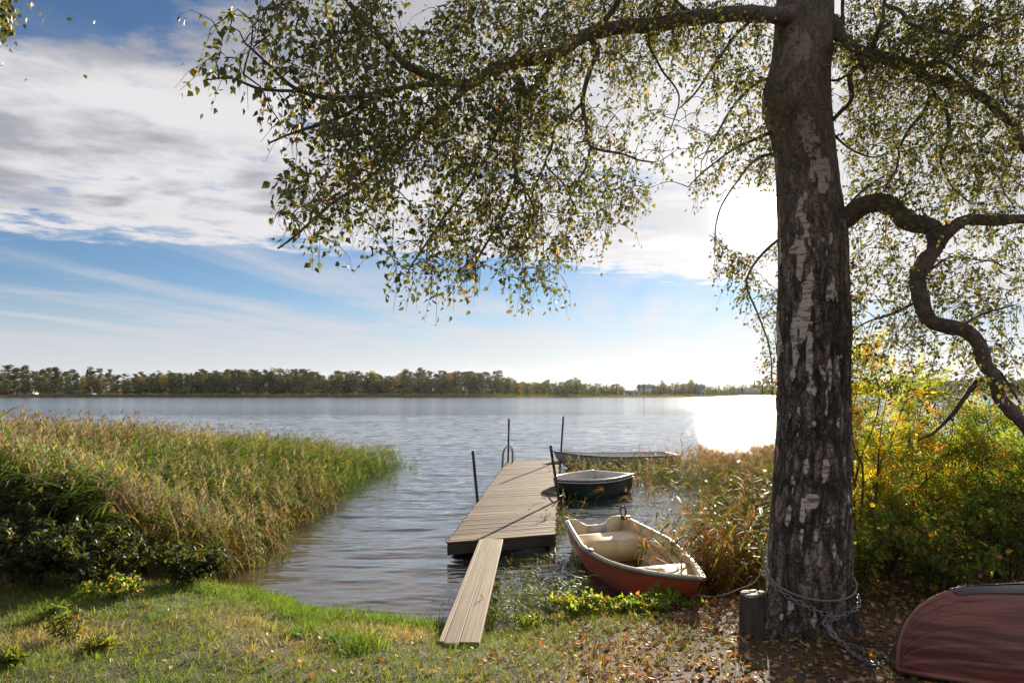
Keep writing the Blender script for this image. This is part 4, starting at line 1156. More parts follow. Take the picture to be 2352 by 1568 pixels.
# the 300 leaves that show largest are leaves of their own, the others one mass
app = size/np.maximum(Lpos[:, 1], .1)
ppx = Lpos[:, 0]/Lpos[:, 1]*FP+CX; ppy = HY-(Lpos[:, 2]-H)/Lpos[:, 1]*FP
vis = (ppx > 0) & (ppx < 2352) & (ppy > 0) & (ppy < 1500)
big_ = np.argsort(-(app*vis))[:300]
rest = np.ones(NL, bool); rest[big_] = False
V, F, Cc = scatter(lvl, var[rest], Mx[rest], Lpos[rest]-base, tint[rest])
o = obj_np('foliage', V, F, M_leaf, birch, Cc); o['kind'] = 'stuff'
shared = {}
for q in big_:
    key = (int(var[q]), int(pick[q]))
    if key not in shared:
        v_, f_, c_ = lv[key[0]]; shared[key] = mesh_np('leaf', v_, f_, M_leaf, c_*pal[key[1]]*1.3)
    o = obj_me('leaf', shared[key], birch)
    m4 = Matrix([[*Mx[q][r_], (Lpos[q]-base)[r_]] for r_ in range(3)]+[[0, 0, 0, 1]])
    o.matrix_local = m4

# a neighbouring birch outside the frame on the left, one branch of it reaching into the corner
nb_ = np.array((-6.3, 6.2, float(ground_z(np.array([-6.3]), np.array([6.2]))[0])))
nbt = thing('birch_tree', 'birch whose leafy branch tip shows in the top left corner', 'tree', tuple(nb_))
q = smooth_line([(-6.3, 6.2, .2), (-6.35, 6.2, 3), (-6.3, 6.1, 6), (-6.4, 6.1, 9)], 8)-nb_
MB().tube(q, np.linspace(.17, .05, len(q)), 14).build('trunk', M_bark, nbt, True)
q = smooth_line([(-6.3, 6.15, 5.2), (-5.2, 5.6, 5.7), (-4.2, 5.15, 5.75), at(12, -30, 5.0), at(20, 40, 4.95)], 6)-nb_
MB().tube(q, np.linspace(.05, .006, len(q)), 7).build('branch', M_branch, nbt, True)
pl, dl = [], []
for _ in range(430):
    a = random.random()
    c0 = at(random.gauss(8, 15), random.gauss(34, 27), random.gauss(4.95, .12)) if a < .62 else lerp(q[len(q)//3], q[-6], random.random())+nb_+rng.normal(0, .25, 3)
    pl.append(c0); dl.append(np.array((-.2, 0, -.6))+rng.normal(0, .5, 3))
pl, dl = np.array(pl), np.array(dl); n = len(pl)
V, F, Cc = scatter(lv, rng.integers(0, 4, n), frames(dl, rng.normal(0, 1, (n, 3)))*rng.uniform(.034, .05, n)[:, None, None], pl-nb_, pal[rng.choice(5, n)])
o = obj_np('foliage', V, F, M_leaf, nbt, Cc); o['kind'] = 'stuff'

# ---------------------------------------------------------------- stump, rope and chain at the birch
sp = at(1728, 1452, 5.72)
sp[2] = float(ground_z(sp[:1], sp[1:2])[0])-.02
stp = thing('tree_stump', 'short grey cracked tree stump beside the foot of the birch', 'stump', tuple(sp))
a = np.linspace(0, 2*PI, 25)[:-1]
hs = .36
rr = .092+.012*np.sin(a*3+1)+.007*np.sin(a*7)
rows_ = []
for f in np.linspace(0, 1, 9):
    rows_.append(np.stack([np.cos(a)*(rr*(1.18-.18*f**.6)+.004*np.sin(a*11+f*2)), np.sin(a)*(rr*(1.18-.18*f**.6)), np.full(24, f*hs)+.012*np.cos(a)*f], 1))
V = np.concatenate(rows_); i, j = np.meshgrid(np.arange(8), np.arange(24), indexing='ij')
F = np.stack([i*24+j, i*24+(j+1) % 24, (i+1)*24+(j+1) % 24, (i+1)*24+j], -1).reshape(-1, 4)
obj_np('stump_body', V, F, simple('stump_bark', (0.115, 0.085, 0.065), (0.04, 0.03, 0.024), 9, .9, (1, 1, .25), bump=.01), stp, smooth=True)
m, k, p, o = mat('cut_wood')
co = k.n('ShaderNodeTexCoord').outputs['Object']; x_, y_, z_ = k.sep(co)
rad_ = k.m('SQRT', k.m('ADD', k.m('MULTIPLY', x_, x_), k.m('MULTIPLY', y_, y_)))
ring = k.m('SINE', k.m('MULTIPLY', k.m('ADD', rad_, k.m('MULTIPLY', k.noise(co, 20, 3), .02)), 420.0))
k.put(p.inputs['Base Color'], k.mix(k.ss(ring, -.6, .8), (0.16, 0.135, 0.105), (0.33, 0.285, 0.23))); p.inputs['Roughness'].default_value = .85
mb = MB()
for w in range(8):                                       # wedges parted by radial cracks
    a0, a1 = w*PI/4+random.uniform(.03, .06), (w+1)*PI/4-random.uniform(.03, .06); hz_ = random.uniform(.0, .008)
    aa = np.linspace(a0, a1, 5); ro = np.interp(aa % (2*PI), np.append(a, 2*PI), np.append(rr, rr[0]))
    ring_ = np.stack([np.cos(aa)*ro*1.0, np.sin(aa)*ro*1.0, hs+.012*np.cos(aa)], 1)
    plate(mb, np.vstack([[(np.cos((a0+a1)/2)*.008, np.sin((a0+a1)/2)*.008, hs)], ring_]), .010+hz_, (0, 0, 1))
mb.build('cut_top', m, stp)

def ring_path(py_of, a0, a1, n, gap=.012):
    """a path round the trunk; py_of gives its row for the angle"""
    o_ = []
    for a in np.linspace(a0, a1, n):
        row = py_of(a); r_ = (np.interp(-row, -tr[:, 0], tr[:, 2])-np.interp(-row, -tr[:, 0], tr[:, 1]))/2/FP*DT+gap
        c_ = ((np.interp(-row, -tr[:, 0], tr[:, 2])+np.interp(-row, -tr[:, 0], tr[:, 1]))/2-CX)/FP*DT
        o_.append((c_+math.sin(a)*r_, DT-math.cos(a)*r_*.96, H-(row-HY)/FP*DT))
    return np.array(o_)
rope_row = lambda a: 1350-40*(a/1.57)**2*(1.0 if a < 0 else .72)
pth = ring_path(rope_row, -PI, PI, 60, .022)
o = MB().tube(pth, .0085, 8).build('tie_rope', M_rope, None, True); tag(o, 'grey rope slung round the foot of the birch', 'rope')
lf = on(1740, 1318, .9)
pts = smooth_line([ring_path(rope_row, -1.75, -1.7, 2, .02)[0], at(1735, 1335, 6.0), at(1698, 1352, 6.35), at(1660, 1366, 6.7), at(1625, 1370, 7.0), at(1590, 1362, 7.15), at(1566, 1345, 7.2)], 7)
o = MB().tube(pts, .007, 6).build('mooring_rope', M_rope, None, True); tag(o, 'pale mooring rope hanging from the birch to the red boat bow', 'rope')

# chain: oval links, each of its own, round the trunk and down to the upturned boat
def link_mesh():
    a = np.linspace(0, 2*PI, 13)[:-1]
    p_ = np.stack([np.cos(a)*.015, np.sin(a)*.026+np.sign(np.sin(a))*.008, np.zeros(12)], 1)
    mb = MB(); n = 12; ring = []
    V, F = [], []
    for q_ in range(n):
        t_ = unit(p_[(q_+1) % n]-p_[q_-1]); b_ = np.array((0, 0, 1.0)); nn_ = np.cross(t_, b_)
        for s_ in range(4):
            an = s_*PI/2+.785; V.append(p_[q_]+.0045*(math.cos(an)*nn_+math.sin(an)*b_))
    for q_ in range(n):
        for s_ in range(4): F.append((q_*4+s_, ((q_+1) % n)*4+s_, ((q_+1) % n)*4+(s_+1) % 4, q_*4+(s_+1) % 4))
    return mesh_np('link', V, quads(F), M_chain, smooth=True)
LM = link_mesh()
def chain(path, label, group=None):
    path = np.asarray(path); seg = np.linalg.norm(np.diff(path, axis=0), axis=1); cum = np.concatenate([[0], np.cumsum(seg)])
    root_ = thing('chain', label, 'chain', tuple(path[0]), 0, group)
    s, i_ = 0.0, 0
    while s < cum[-1]:
        p_ = np.array([np.interp(s, cum, path[:, c_]) for c_ in range(3)]); q_ = np.array([np.interp(min(s+.02, cum[-1]), cum, path[:, c_]) for c_ in range(3)])
        d_ = unit(q_-p_+np.array((1e-6, 0, 0))); ref = np.array((0, -1.0, .3)) if i_ % 2 == 0 else np.cross(d_, np.array((0, -1.0, .3)))
        fr = frames(d_[None], ref[None]+0.0)[0]
        o_ = obj_me('link', LM, root_); o_.matrix_local = Matrix([[*fr[r_], (p_-path[0])[r_]] for r_ in range(3)]+[[0, 0, 0, 1]])
        s += .049; i_ += 1
    return root_
def gnd(px, py):
    z = .5
    for _ in range(12):
        p_ = on(px, py, z); z = .5*z+.5*(float(ground_z(p_[:1], p_[1:2])[0])+.02)
    return on(px, py, z)
kn = ring_path(lambda a: 1385, .12, .13, 2, .03)[0]
g_end = at(2052, 1480, 4.66)
crow = lambda a: np.interp(a, [-1.6, -.9, .12], [1314, 1345, 1384])
cp = np.vstack([ring_path(crow, -1.55, .12, 26, .034), smooth_line([kn, at(1905, 1440, 5.34), gnd(1948, 1490), gnd(1985, 1515), gnd(2015, 1526), gnd(2038, 1514), g_end], 8)[1:]])
chain(cp, 'long steel chain from the birch down to the upturned boat')
cp = np.vstack([ring_path(lambda a: 1384-24*max(0, (a-.12))/1.3, .16, 1.5, 18, .032), smooth_line([ring_path(lambda a: 1360, 1.5, 1.51, 2, .032)[0], ring_path(lambda a: 1350, 2.4, 2.41, 2, .032)[0]], 5)[1:]])
chain(cp, 'short steel chain wrapped round the right side of the birch foot')
cp = smooth_line([kn+np.array((.01, -.015, 0)), at(1893, 1425, 5.34), at(1925, 1470, 5.2), gnd(1955, 1482), gnd(1978, 1490)], 6)
chain(cp, 'loose chain end hanging beside the long chain to the upturned boat')

# ---------------------------------------------------------------- reeds
def blade(p0, dirv, L_, w, droop, n=4, side=None):
    """a tapering ribbon that starts along dirv and droops"""
    d = unit(np.asarray(dirv, float)); s = side if side is not None else unit(np.cross(d, (0.13, .3, 1.0)))
    p = np.asarray(p0, float); V = []
    for i in range(n):
        t = i/n; ww = w*(1-t)**.7*(1 if i else .6)
        V += [p-s*ww*.5, p+s*ww*.5]; d = unit(d+np.array((0, 0, -droop/n))); p = p+d*L_/n
    V.append(p)
    F = []
    for i in range(n-1): F += [(2*i, 2*i+1, 2*i+3), (2*i, 2*i+3, 2*i+2)]
    F.append((2*n-2, 2*n-1, 2*n))
    return np.array(V), np.array(F)
def join(parts):
    V, F, Cc, n = [], [], [], 0
    for v, f, c in parts:
        V.append(v); F.append(f+n); n += len(v); Cc.append(np.broadcast_to(np.asarray(c, float), (len(v), 3)))
    return np.concatenate(V), np.concatenate(F), np.concatenate(Cc)
def reed(seed, plume, nl, lean, old, simple_=False, wide=1.0):
    """a reed 1 m tall on average; leaves stream down wind (-x)"""
    g = np.random.default_rng(seed); parts = []
    t = np.linspace(0, 1, 3 if simple_ else 5)
    top = np.array((-lean, g.normal(0, .05), 1.0))
    line = np.stack([top[0]*t**1.7, top[1]*t**1.5, t*(1-.08*lean)], 1)
    sc = (0.26, 0.18, 0.085) if old else (0.13, 0.13, 0.045)
    parts.append((*tube(line, np.linspace(.0062 if old else .0042, .002, len(t)), 3, False), sc))
    for i in range(nl):
        tt = 1-.75*g.random()**1.3 if not old else g.uniform(.4, .97); p = np.array([np.interp(tt, t, line[:, c_]) for c_ in range(3)])
        a = g.normal(PI, .7); el = g.uniform(.2, .95)
        d = np.array((math.cos(a)*math.cos(el), math.sin(a)*math.cos(el), math.sin(el)))
        L_ = g.uniform(.26, .50)*(1.0 if tt < .85 else .75)*wide**.5
        V, F = blade(p, d, L_, g.uniform(.018, .032)*(1.3 if simple_ else 1)*wide, g.uniform(.6, 2.2), 2 if simple_ else 3)
        r_ = g.random()
        if old: c_ = (0.30, 0.17, 0.05) if r_ < .5 else (0.24, 0.17, 0.07)
        else: c_ = (0.110, 0.165, 0.026) if r_ < .56 else (0.075, 0.125, 0.026) if r_ < .84 else (0.24, 0.20, 0.045) if r_ < .96 else (0.33, 0.20, 0.04)
        parts.append((V, F, c_))
    if plume:
        d = unit(line[-1]-line[-2])
        for i in range(9 if simple_ else 16):
            f = g.random(); p = line[-1]+d*(.22*f-.04)
            a = g.normal(PI*1.0, .9); dd = unit(d*1.2+np.array((math.cos(a)*.8, math.sin(a)*.8, -.1)))
            V, F = blade(p, dd, g.uniform(.06, .12)*(1.15-.6*f), g.uniform(.016, .030), 2.6, 2)
            parts.append((V, F, np.array((0.235, 0.180, 0.150))*g.uniform(.7, 1.3)))
    return join(parts)
V_hi = [reed(s, s % 4 == 0, 12+s % 3, .30+.05*(s % 5), False) for s in range(8)]
V_old = [reed(40+s, s % 2 == 0, 4, .22+.06*(s % 4), True) for s in range(4)]
V_lo = [reed(80+s, s in (1, 4), 8, .28+.05*(s % 4), False, True) for s in range(6)]
V_grn = [reed(120+s, False, 10, .25+.1*(s % 3), False) for s in range(5)]
V_sht = [reed(160+s, False, 9, .3+.15*(s % 3), False, False, 1.7) for s in range(5)]
V_all = V_hi+V_old+V_lo+V_grn+V_sht
I_HI, I_OLD, I_LO, I_GRN = range(0, 8), range(8, 12), range(12, 18), range(18, 23)
def plant_reeds(name, label, x, y, h, idx, tint, tilt=.12, flip=0.0):
    n = len(x); z = np.minimum(ground_z(x, y), 0.4); z = np.where(z < -.35, -.35, z)-.03
    th_ = rng.normal(0, .45, n)+np.where(rng.random(n) < flip, PI*rng.uniform(.6, 1.4, n), 0)
    M_ = rotz(th_)*h[:, None, None]
    sh = np.zeros((n, 3, 3)); sh[:, 0, 2] = rng.normal(0, tilt, n); sh[:, 1, 2] = rng.normal(0, tilt, n)
    M_ = M_+sh*h[:, None, None]
    V, F, Cc = scatter(V_all, idx, M_, np.stack([x, y, z], 1), tint)
    o = obj_np(name, V, F, M_reed, None, Cc)
    return tag(o, label, 'reeds', None, 'stuff')
def edge_x(y): return np.interp(y, [7.6, 8.4, 9.3, 10.9, 13, 15.7, 19.6, 23.7, 25], [-4.3, -3.85, -3.5, -3.5, -3.6, -3.55, -3.55, -3.05, -3.6])
x = []; y = []; 
N_ = 23000
yy = 7.9+17.0*rng.random(N_)**1.25; xx = -3.5-rng.random(N_)**1.0*np.interp(yy, [7, 25], [6, 18])
keep = (xx < edge_x(yy)-rng.exponential(.10, N_)) & (xx > -.78*yy-1.6) & (yy < 24.6-.35*np.maximum(0, -12-xx)+rng.normal(0, .5, N_))
land = ground_z(xx, yy) > .28
keep &= ~land
dens = np.interp(yy, [8, 12, 18, 25], [1.0, .85, .60, .5]); keep &= rng.random(N_) < dens
xx, yy = xx[keep], yy[keep]
ins = edge_x(yy)-xx
hh = np.interp(ins, [0, .5, 1.5, 4, 8, 14], [.75, 1.0, 1.18, 1.45, 1.68, 1.85])*rng.normal(1, .10, len(xx))
hh *= np.interp(yy, [8, 10, 14, 19, 24.5], [1.0, 1.12, 1.08, 1.02, .88])
hh *= np.interp(ins, [0, 1.5], [1, 1])*(.93+.14*fbm(P3(xx*.6, yy*.6, 2), 3))
idx = np.where(yy > 13.5, rng.integers(12, 18, len(xx)), rng.integers(0, 8, len(xx)))
plm = (ins > 4) & (rng.random(len(xx)) < np.clip((ins-3)/9, 0, .75)); idx = np.where(plm, np.where(yy > 13.5, rng.choice([13, 16], len(xx)), rng.choice([0, 4], len(xx))), idx)
few = ~plm & (rng.random(len(xx)) < .5); idx = np.where(few & (idx < 8) & (idx % 4 == 0), idx+1+rng.integers(0, 3, len(xx)), idx); idx = np.where(few & ((idx == 13) | (idx == 16)), idx+1, idx)
oldm = (ins < .9) & (rng.random(len(xx)) < .50) | (rng.random(len(xx)) < .03)
idx = np.where(oldm & (yy < 16), rng.integers(8, 12, len(xx)), idx)
noplume = (hh < .95) & (rng.random(len(xx)) < .7) & (yy < 14); idx = np.where(noplume & ~oldm, rng.integers(18, 23, len(xx)), idx)
tn = fbm(P3(xx*.5, yy*.5, 6), 3)[:, None]
tint = np.clip((.95+.5*tn)*np.array((1.0, 1.0, 1.0))+(tn-.5)*np.array((.5, .25, .1)), .3, 1.8)*rng.uniform(.75, 1.25, (len(xx), 1))
plant_reeds('reed_bed', 'broad green reed bed with brown plumes bending in the wind on the left', xx, yy, hh, idx, tint, .10)
n_left = len(xx)
# sparse stems standing out in open water off the tip of the bed
xx = np.concatenate([rng.uniform(-3.7, -2.9, 60), rng.uniform(-3.6, -2.3, 30)]); yy = np.concatenate([rng.uniform(17, 25, 60), rng.uniform(9.2, 12.0, 30)])
keep = xx-edge_x(yy) < np.where(yy > 16, .9, .7)*rng.random(90)**2*1.4; xx, yy = xx[keep], yy[keep]
plant_reeds('reed_fringe', 'thin reed stems standing in the water off the left reed bed', xx, yy, rng.uniform(.35, .75, len(xx)), rng.integers(23, 28, len(xx)), np.ones((len(xx), 3)), .2)

# the mixed reeds on the right, between dock, boats and birch
def boat_clear(x, y):
    ok = np.ones(len(x), bool)
    for a, b, w in (((1.36, 10.95), (1.97, 6.85), .68), ((2.56, 17.4), (1.05, 15.4), .74), ((5.4, 22.9), (1.2, 22.1), .75)):
        a, b = np.array(a), np.array(b); d = b-a; p_ = np.stack([x, y], 1)-a
        t = np.clip(p_@d/(d@d), 0, 1); ok &= np.linalg.norm(p_-t[:, None]*d, axis=1) > w
    return ok
N_ = 15000
yy = 7.6+17*rng.random(N_)**1.15; xx = rng.uniform(.9, 13.5, N_)
px = CX+xx/yy*FP; py = HY+H/yy*FP
reg = in_poly(px, py, [(1275,1062),(1310,1052),(1420,1046),(1600,1040),(1780,1035),(2000,1030),(2352,1030),(2420,1500),(1880,1470),(1790,1400),(1690,1400),(1600,1385),(1560,1330),(1520,1240),(1440,1180),(1330,1195),(1290,1180)])
prob = np.interp(px, [1280, 1330, 1450, 1560, 1640, 1760], [.30, .42, .46, .60, .95, 1.0])*np.interp(yy, [8, 11, 16, 24], [.85, .75, .7, .55])
openw = in_poly(px, py, [(1340,1190),(1440,1140),(1640,1120),(1640,1240),(1560,1330),(1500,1250),(1440,1195)])
prob = np.where(openw, prob*.13, prob)
infr = in_poly(px, py, [(1270,1150),(1600,1140),(1600,1235),(1270,1235)]); prob = np.where(infr & (px < 1450), prob*.35, prob)
keep = reg & (rng.random(N_) < prob) & boat_clear(xx, yy) & ~((xx > 2.0) & (yy < 8.6) & (px > 1740))
xx, yy, px = xx[keep], yy[keep], px[keep]
hh = np.interp(px, [1280, 1400, 1600, 1780, 2352], [.62, .72, .95, 1.18, 1.35])*np.interp(yy, [8, 12, 24], [1.0, 1.0, .98])*rng.normal(1, .16, len(xx))
hh = np.clip(hh, .25, 1.8)
idx = np.where(yy > 14, rng.integers(12, 18, len(xx)), rng.integers(18, 28, len(xx)))
oldm = rng.random(len(xx)) < .52; idx = np.where(oldm, rng.integers(8, 12, len(xx)), idx)
tn = fbm(P3(xx*.7, yy*.7, 16), 3)[:, None]
tint = (np.array((1.2, .98, .85))+(tn-.5)*np.array((1.5, .5, .0)))*rng.uniform(.75, 1.3, (len(xx), 1))
plant_reeds('reed_patch', 'autumn reeds in green and orange between the boats and the birch', xx, yy, hh, idx, np.clip(tint, .3, 2), .22, .35)
xx = rng.uniform(1.7, 5.0, 420); yy = rng.uniform(18.3, 21.4, 420); ok = boat_clear(xx, yy); xx, yy = xx[ok], yy[ok]
plant_reeds('far_boat_reeds', 'thin reeds standing before the grey boat past the dock end', xx, yy, rng.uniform(.4, .95, len(xx)), np.where(rng.random(len(xx)) < .4, rng.integers(8, 12, len(xx)), rng.integers(23, 28, len(xx))), rng.uniform(.9, 1.4, (len(xx), 1))*np.ones((1, 3)), .25, .4)
# bent orange reeds in front of the birch
xx = rng.uniform(1.9, 3.0, 260); yy = rng.uniform(7.9, 9.4, 260); ok = boat_clear(xx, yy) & (yy > shore(xx)-.1); xx, yy = xx[ok], yy[ok]
plant_reeds('orange_reeds', 'bent orange reed blades at the water beside the birch foot', xx, yy, rng.uniform(.5, .95, len(xx)), rng.integers(8, 12, len(xx)), np.array((1.35, .85, .6))*rng.uniform(.8, 1.2, (len(xx), 1)), .4, .4)
# green clump between gangplank and red boat
N_ = 900
yy = rng.uniform(7.0, 10.2, N_); xx = rng.uniform(-.35, 1.3, N_)
px = CX+xx/yy*FP; py = HY+H/yy*FP
reg = in_poly(px, py, [(1170,1290),(1280,1270),(1300,1290),(1320,1330),(1350,1380),(1300,1400),(1230,1440),(1120,1460),(1135,1400)])
keep = reg & boat_clear(xx, yy) & (rng.random(N_) < .95); xx, yy = xx[keep], yy[keep]
idx = np.where(rng.random(len(xx)) < .15, rng.integers(8, 12, len(xx)), rng.integers(23, 28, len(xx)))
tn = rng.uniform(.75, 1.3, (len(xx), 1))
plant_reeds('green_reeds', 'young green reeds between the gangplank and the red boat', xx, yy, rng.uniform(.30, .54, len(xx)), idx, np.array((1.05, 1.1, .9))*tn, .3, .5)
# blades leaning over the right edge of the dock
yy = rng.uniform(10.2, 14.6, 110); xx = .70+.085*(yy-10)*.9+rng.uniform(-.02, .16, 110)+.03
ok = boat_clear(xx, yy); xx, yy = xx[ok], yy[ok]
plant_reeds('dock_reeds', 'reed blades leaning over the right edge of the dock', xx, yy, rng.uniform(.45, .75, len(xx)), np.where(rng.random(len(xx)) < .35, rng.integers(8, 12, len(xx)), rng.integers(23, 28, len(xx))), rng.uniform(.8, 1.2, (len(xx), 1))*np.ones((1, 3)), .25, .1)

# ---------------------------------------------------------------- grass
def tuft(seed, n, spread, h, w):
    g = np.random.default_rng(seed); parts = []
    for i in range(n):
        a = g.uniform(0, 2*PI); r_ = spread*math.sqrt(g.random()); lean = g.uniform(.1, .9)
        d = np.array((math.cos(a)*lean, math.sin(a)*lean, 1.0)); L_ = h*g.uniform(.45, 1.15)
        V, F = blade((math.cos(a)*r_, math.sin(a)*r_, -.01), d, L_, w*g.uniform(.7, 1.3), g.uniform(.3, 1.6), 2)
        parts.append((V, F, np.array((1, 1, 1))*g.uniform(.72, 1.28)))
    return join(parts)
tv = [tuft(s, 8, .065, .115, .0080) for s in range(6)]+[tuft(20+s, 11, .06, .19, .0085) for s in range(4)]
N_ = 50000
xx = rng.uniform(-7.5, 4.2, N_); yy = 2.9+6.6*rng.random(N_)
s_ = shore(xx)-yy
gn = fbm(P3(xx*1.1, yy*1.1, 31), 4); gn2 = fbm(P3(xx*3.3, yy*3.3, 37), 3)
littz = xx-.35*yy+ (gn-.5)*2.4
pr = np.where(littz < -1.2, .95, np.where(littz < -.4, .45, .10))*np.clip(.35+1.3*gn2, 0, 1)
rough_ = (gn < .42) & (littz < -1.2)
keep = (s_ > -.06) & (s_ < 5.5) & (rng.random(N_) < pr) & (np.abs(CX+xx/yy*FP-1176) < 1330)
keep &= ~((xx > 2.05) & (yy > 5.4) & (xx < 3.0))
xx, yy, gn, gn2, s_ = xx[keep], yy[keep], gn[keep], gn2[keep], s_[keep]
lush = ((s_ < .55) & (xx > -3.6) & (xx < -.55)) | (fbm(P3(xx*1.6, yy*1.6, 77), 3) > .68) & (xx < -.3)
lushp = lush & (rng.random(len(xx)) < .7)
n = len(xx)
dry = np.clip((gn-.49)*6+rng.normal(0, .25, n), 0, 1)[:, None]*(1-.85*lush[:, None])
tint = (1-dry)*np.array((.115, .150, .030))+dry*np.array((.27, .215, .105))
tint = np.where(lushp[:, None], np.array((.105, .175, .024)), tint)*rng.uniform(.85, 1.55, (n, 1))
sc = rng.uniform(.55, 1.1, n)*np.where(lush, .55+1.5*np.clip(fbm(P3(xx*2.6, yy*2.6, 61), 3)-.25, 0, 1), .78)
idx = np.where(lushp, rng.integers(6, 10, n), rng.integers(0, 6, n))
V, F, Cc = scatter(tv, idx, rotz(rng.uniform(0, 6.28, n))*sc[:, None, None], np.stack([xx, yy, ground_z(xx, yy)], 1), tint)
o = obj_np('bank_grass', V, F, M_grass, None, Cc); tag(o, 'green and straw coloured grass growing on the bank', 'grass', None, 'stuff')

# ---------------------------------------------------------------- fallen leaves
N_ = 19000
xx = rng.uniform(-6.5, 5.2, N_); yy = 3.3+5.5*rng.random(N_); s_ = shore(xx)-yy
gn = fbm(P3(xx*1.4, yy*1.4, 51), 4); lz = xx-.35*yy+(gn-.5)*2.2
keep = (s_ > .12) & (rng.random(N_) < np.where(lz > -1.5, 1.0, np.where(lz > -2.4, .30, .07))) & (np.abs(CX+xx/yy*FP-1176) < 1300)
xx, yy = xx[keep], yy[keep]; n = len(xx)
dl = rng.normal(0, 1, (n, 3)); dl[:, 2] *= .3; nl_ = rng.normal(0, .55, (n, 3))+np.array((0, 0, 1.0))
lp_ = np.array([(.36, .20, .10), (.48, .32, .19), (.25, .125, .06), (.13, .07, .038), (.50, .20, .04), (.50, .33, .07), (.14, .14, .04)])
lt = lp_[rng.choice(7, n, p=[.30, .18, .22, .16, .06, .04, .04])]*rng.uniform(.75, 1.2, (n, 1))
lv2 = [birch_leaf(.36, 2.0), birch_leaf(.34, -1.6), birch_leaf(.38, 3.2)]
V, F, Cc = scatter([birch_leaf_lite(.36, 2.0), birch_leaf_lite(.34, -1.6), birch_leaf_lite(.38, 3.2)], rng.integers(0, 3, n), frames(dl, nl_)*rng.uniform(.036, .066, n)[:, None, None], np.stack([xx, yy, ground_z(xx, yy)+rng.uniform(.004, .02, n)], 1), lt)
o = obj_np('leaf_litter', V, F, M_litter, None, Cc); tag(o, 'carpet of dry brown fallen leaves under the birch', 'leaf litter', None, 'stuff')
# bright single leaves that catch the eye in the grass
fm = [mesh_np('fallen_leaf', v, f, M_litter, c*np.array(t)) for (v, f, c) in lv2 for t in ((.55, .22, .035), (.52, .33, .06), (.45, .28, .15))]
cnt = 0
while cnt < 110:
    px, py = random.uniform(300, 1500), random.uniform(1455, 1566)
    if random.random() > (px-100)/1300: continue
    p_ = on(px, py, .40); z = float(ground_z(p_[:1], p_[1:2])[0]); p_ = on(px, py, z); z = float(ground_z(p_[:1], p_[1:2])[0])
    if float(shore(p_[0]))-p_[1] < .2: continue
    v3 = random.randrange(9); colour = ('orange', 'yellow', 'tan')[v3 % 3]
    o = obj_me('fallen_leaf', fm[v3]); o.location = (p_[0], p_[1], z+.045); o.scale = [random.uniform(.036, .056)]*3
    o.rotation_euler = (random.gauss(.2, .3), random.gauss(0, .35), random.uniform(0, 6.28))
    tag(o, f'small {colour} leaf fallen on the grass and litter of the bank', 'leaf', f'{colour} leaves fallen on the bank'); cnt += 1

# thin dry twigs dropped from the birch
tm = []
for q in range(4):
    pts = np.array([(-.5, 0, 0), (-.15, random.uniform(-.04, .04), .02), (.2, random.uniform(-.05, .05), .01), (.5, random.uniform(-.08, .08), 0)])
    mb = MB(); mb.tube(smooth_line(pts, 3), np.linspace(.018, .007, 10), 5); mb.tube([pts[2], pts[2]+(.12, .10, .03), pts[2]+(.22, .20, .02)], [.010, .007, .004], 4)
    tm.append(mesh_np('fallen_twig', *mb.arr(), M_branch))
for (px, py) in ((1285, 1528), (1380, 1552), (1460, 1500), (1545, 1540), (1600, 1478), (1660, 1545), (1180, 1540), (880, 1520), (640, 1545), (1010, 1552), (1330, 1490), (1500, 1470)):
    p_ = gnd(px, py); o = obj_me('fallen_twig', random.choice(tm)); o.location = tuple(p_+np.array((0, 0, .03)))
    L_ = random.uniform(.12, .30); o.scale = (L_, L_, L_); o.rotation_euler = (0, random.uniform(-.1, .1), random.uniform(0, 3.1))
    tag(o, 'thin dry twig lying in the grass and leaves on the bank', 'twig', 'twigs fallen on the bank')

# ---------------------------------------------------------------- shrubs
def pinnate(seed, n=6, L_=.17):
    """a rowan leaf: pairs of leaflets along a midrib"""
    g = np.random.default_rng(seed); parts = []
    for i in range(n):
        t = .18+.75*i/(n-1); p = np.array((0, t*L_, -.02*t*t)); l = L_*.30*(1-.25*abs(t-.5)*2)
        for s in (-1, 1):
            a = np.array((s*math.cos(.5), math.sin(.5), g.uniform(-.25, .05))); b = unit(np.array((-math.sin(.5)*s, math.cos(.5), 0)))
            w = l*.16
            V = np.array([p, p+a*l*.45+b*w, p+a*l, p+a*l*.45-b*w]); parts.append((V, np.array([(0, 2, 1), (0, 3, 2)]), (1, 1, 1)))
    e = np.array((0, L_, -.02)); parts.append((np.array([e*.95, e+(-.012, .02, 0), e+(0, .055, -.01), e+(.012, .02, 0)]), np.array([(0, 3, 2), (0, 2, 1)]), (1, 1, 1)))
    return join(parts)
def oval(w, bend):
    V = np.array([(0, 0, 0), (w, .45, .05), (0, 1.0, -.12*bend), (-w, .45, .05), (0, .5, -.02)])
    return V, np.array([(0, 1, 4), (1, 2, 4), (0, 4, 3), (3, 4, 2)]), np.ones((5, 3))
PIN = [pinnate(s, 5+s % 3) for s in range(4)]
OV = [oval(.22, 1), oval(.28, 1.6), oval(.18, .6), oval(.34, 1)]
M_stem = simple('shrub_stem', (0.085, 0.06, 0.045), (0.05, 0.036, 0.03), 20, .8)
PG = {'yellowgreen': [(.15, .17, .030), (.115, .15, .026), (.25, .22, .030), (.08, .115, .024), (.36, .24, .030), (.40, .17, .03)],
      'green': [(.075, .12, .024), (.10, .15, .028), (.055, .09, .022), (.14, .17, .03), (.22, .19, .03), (.30, .14, .03)],
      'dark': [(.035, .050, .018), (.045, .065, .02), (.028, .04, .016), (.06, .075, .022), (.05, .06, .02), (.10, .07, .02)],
      'orange': [(.20, .17, .03), (.36, .22, .03), (.42, .19, .03), (.13, .14, .03), (.30, .11, .03), (.17, .15, .03)]}
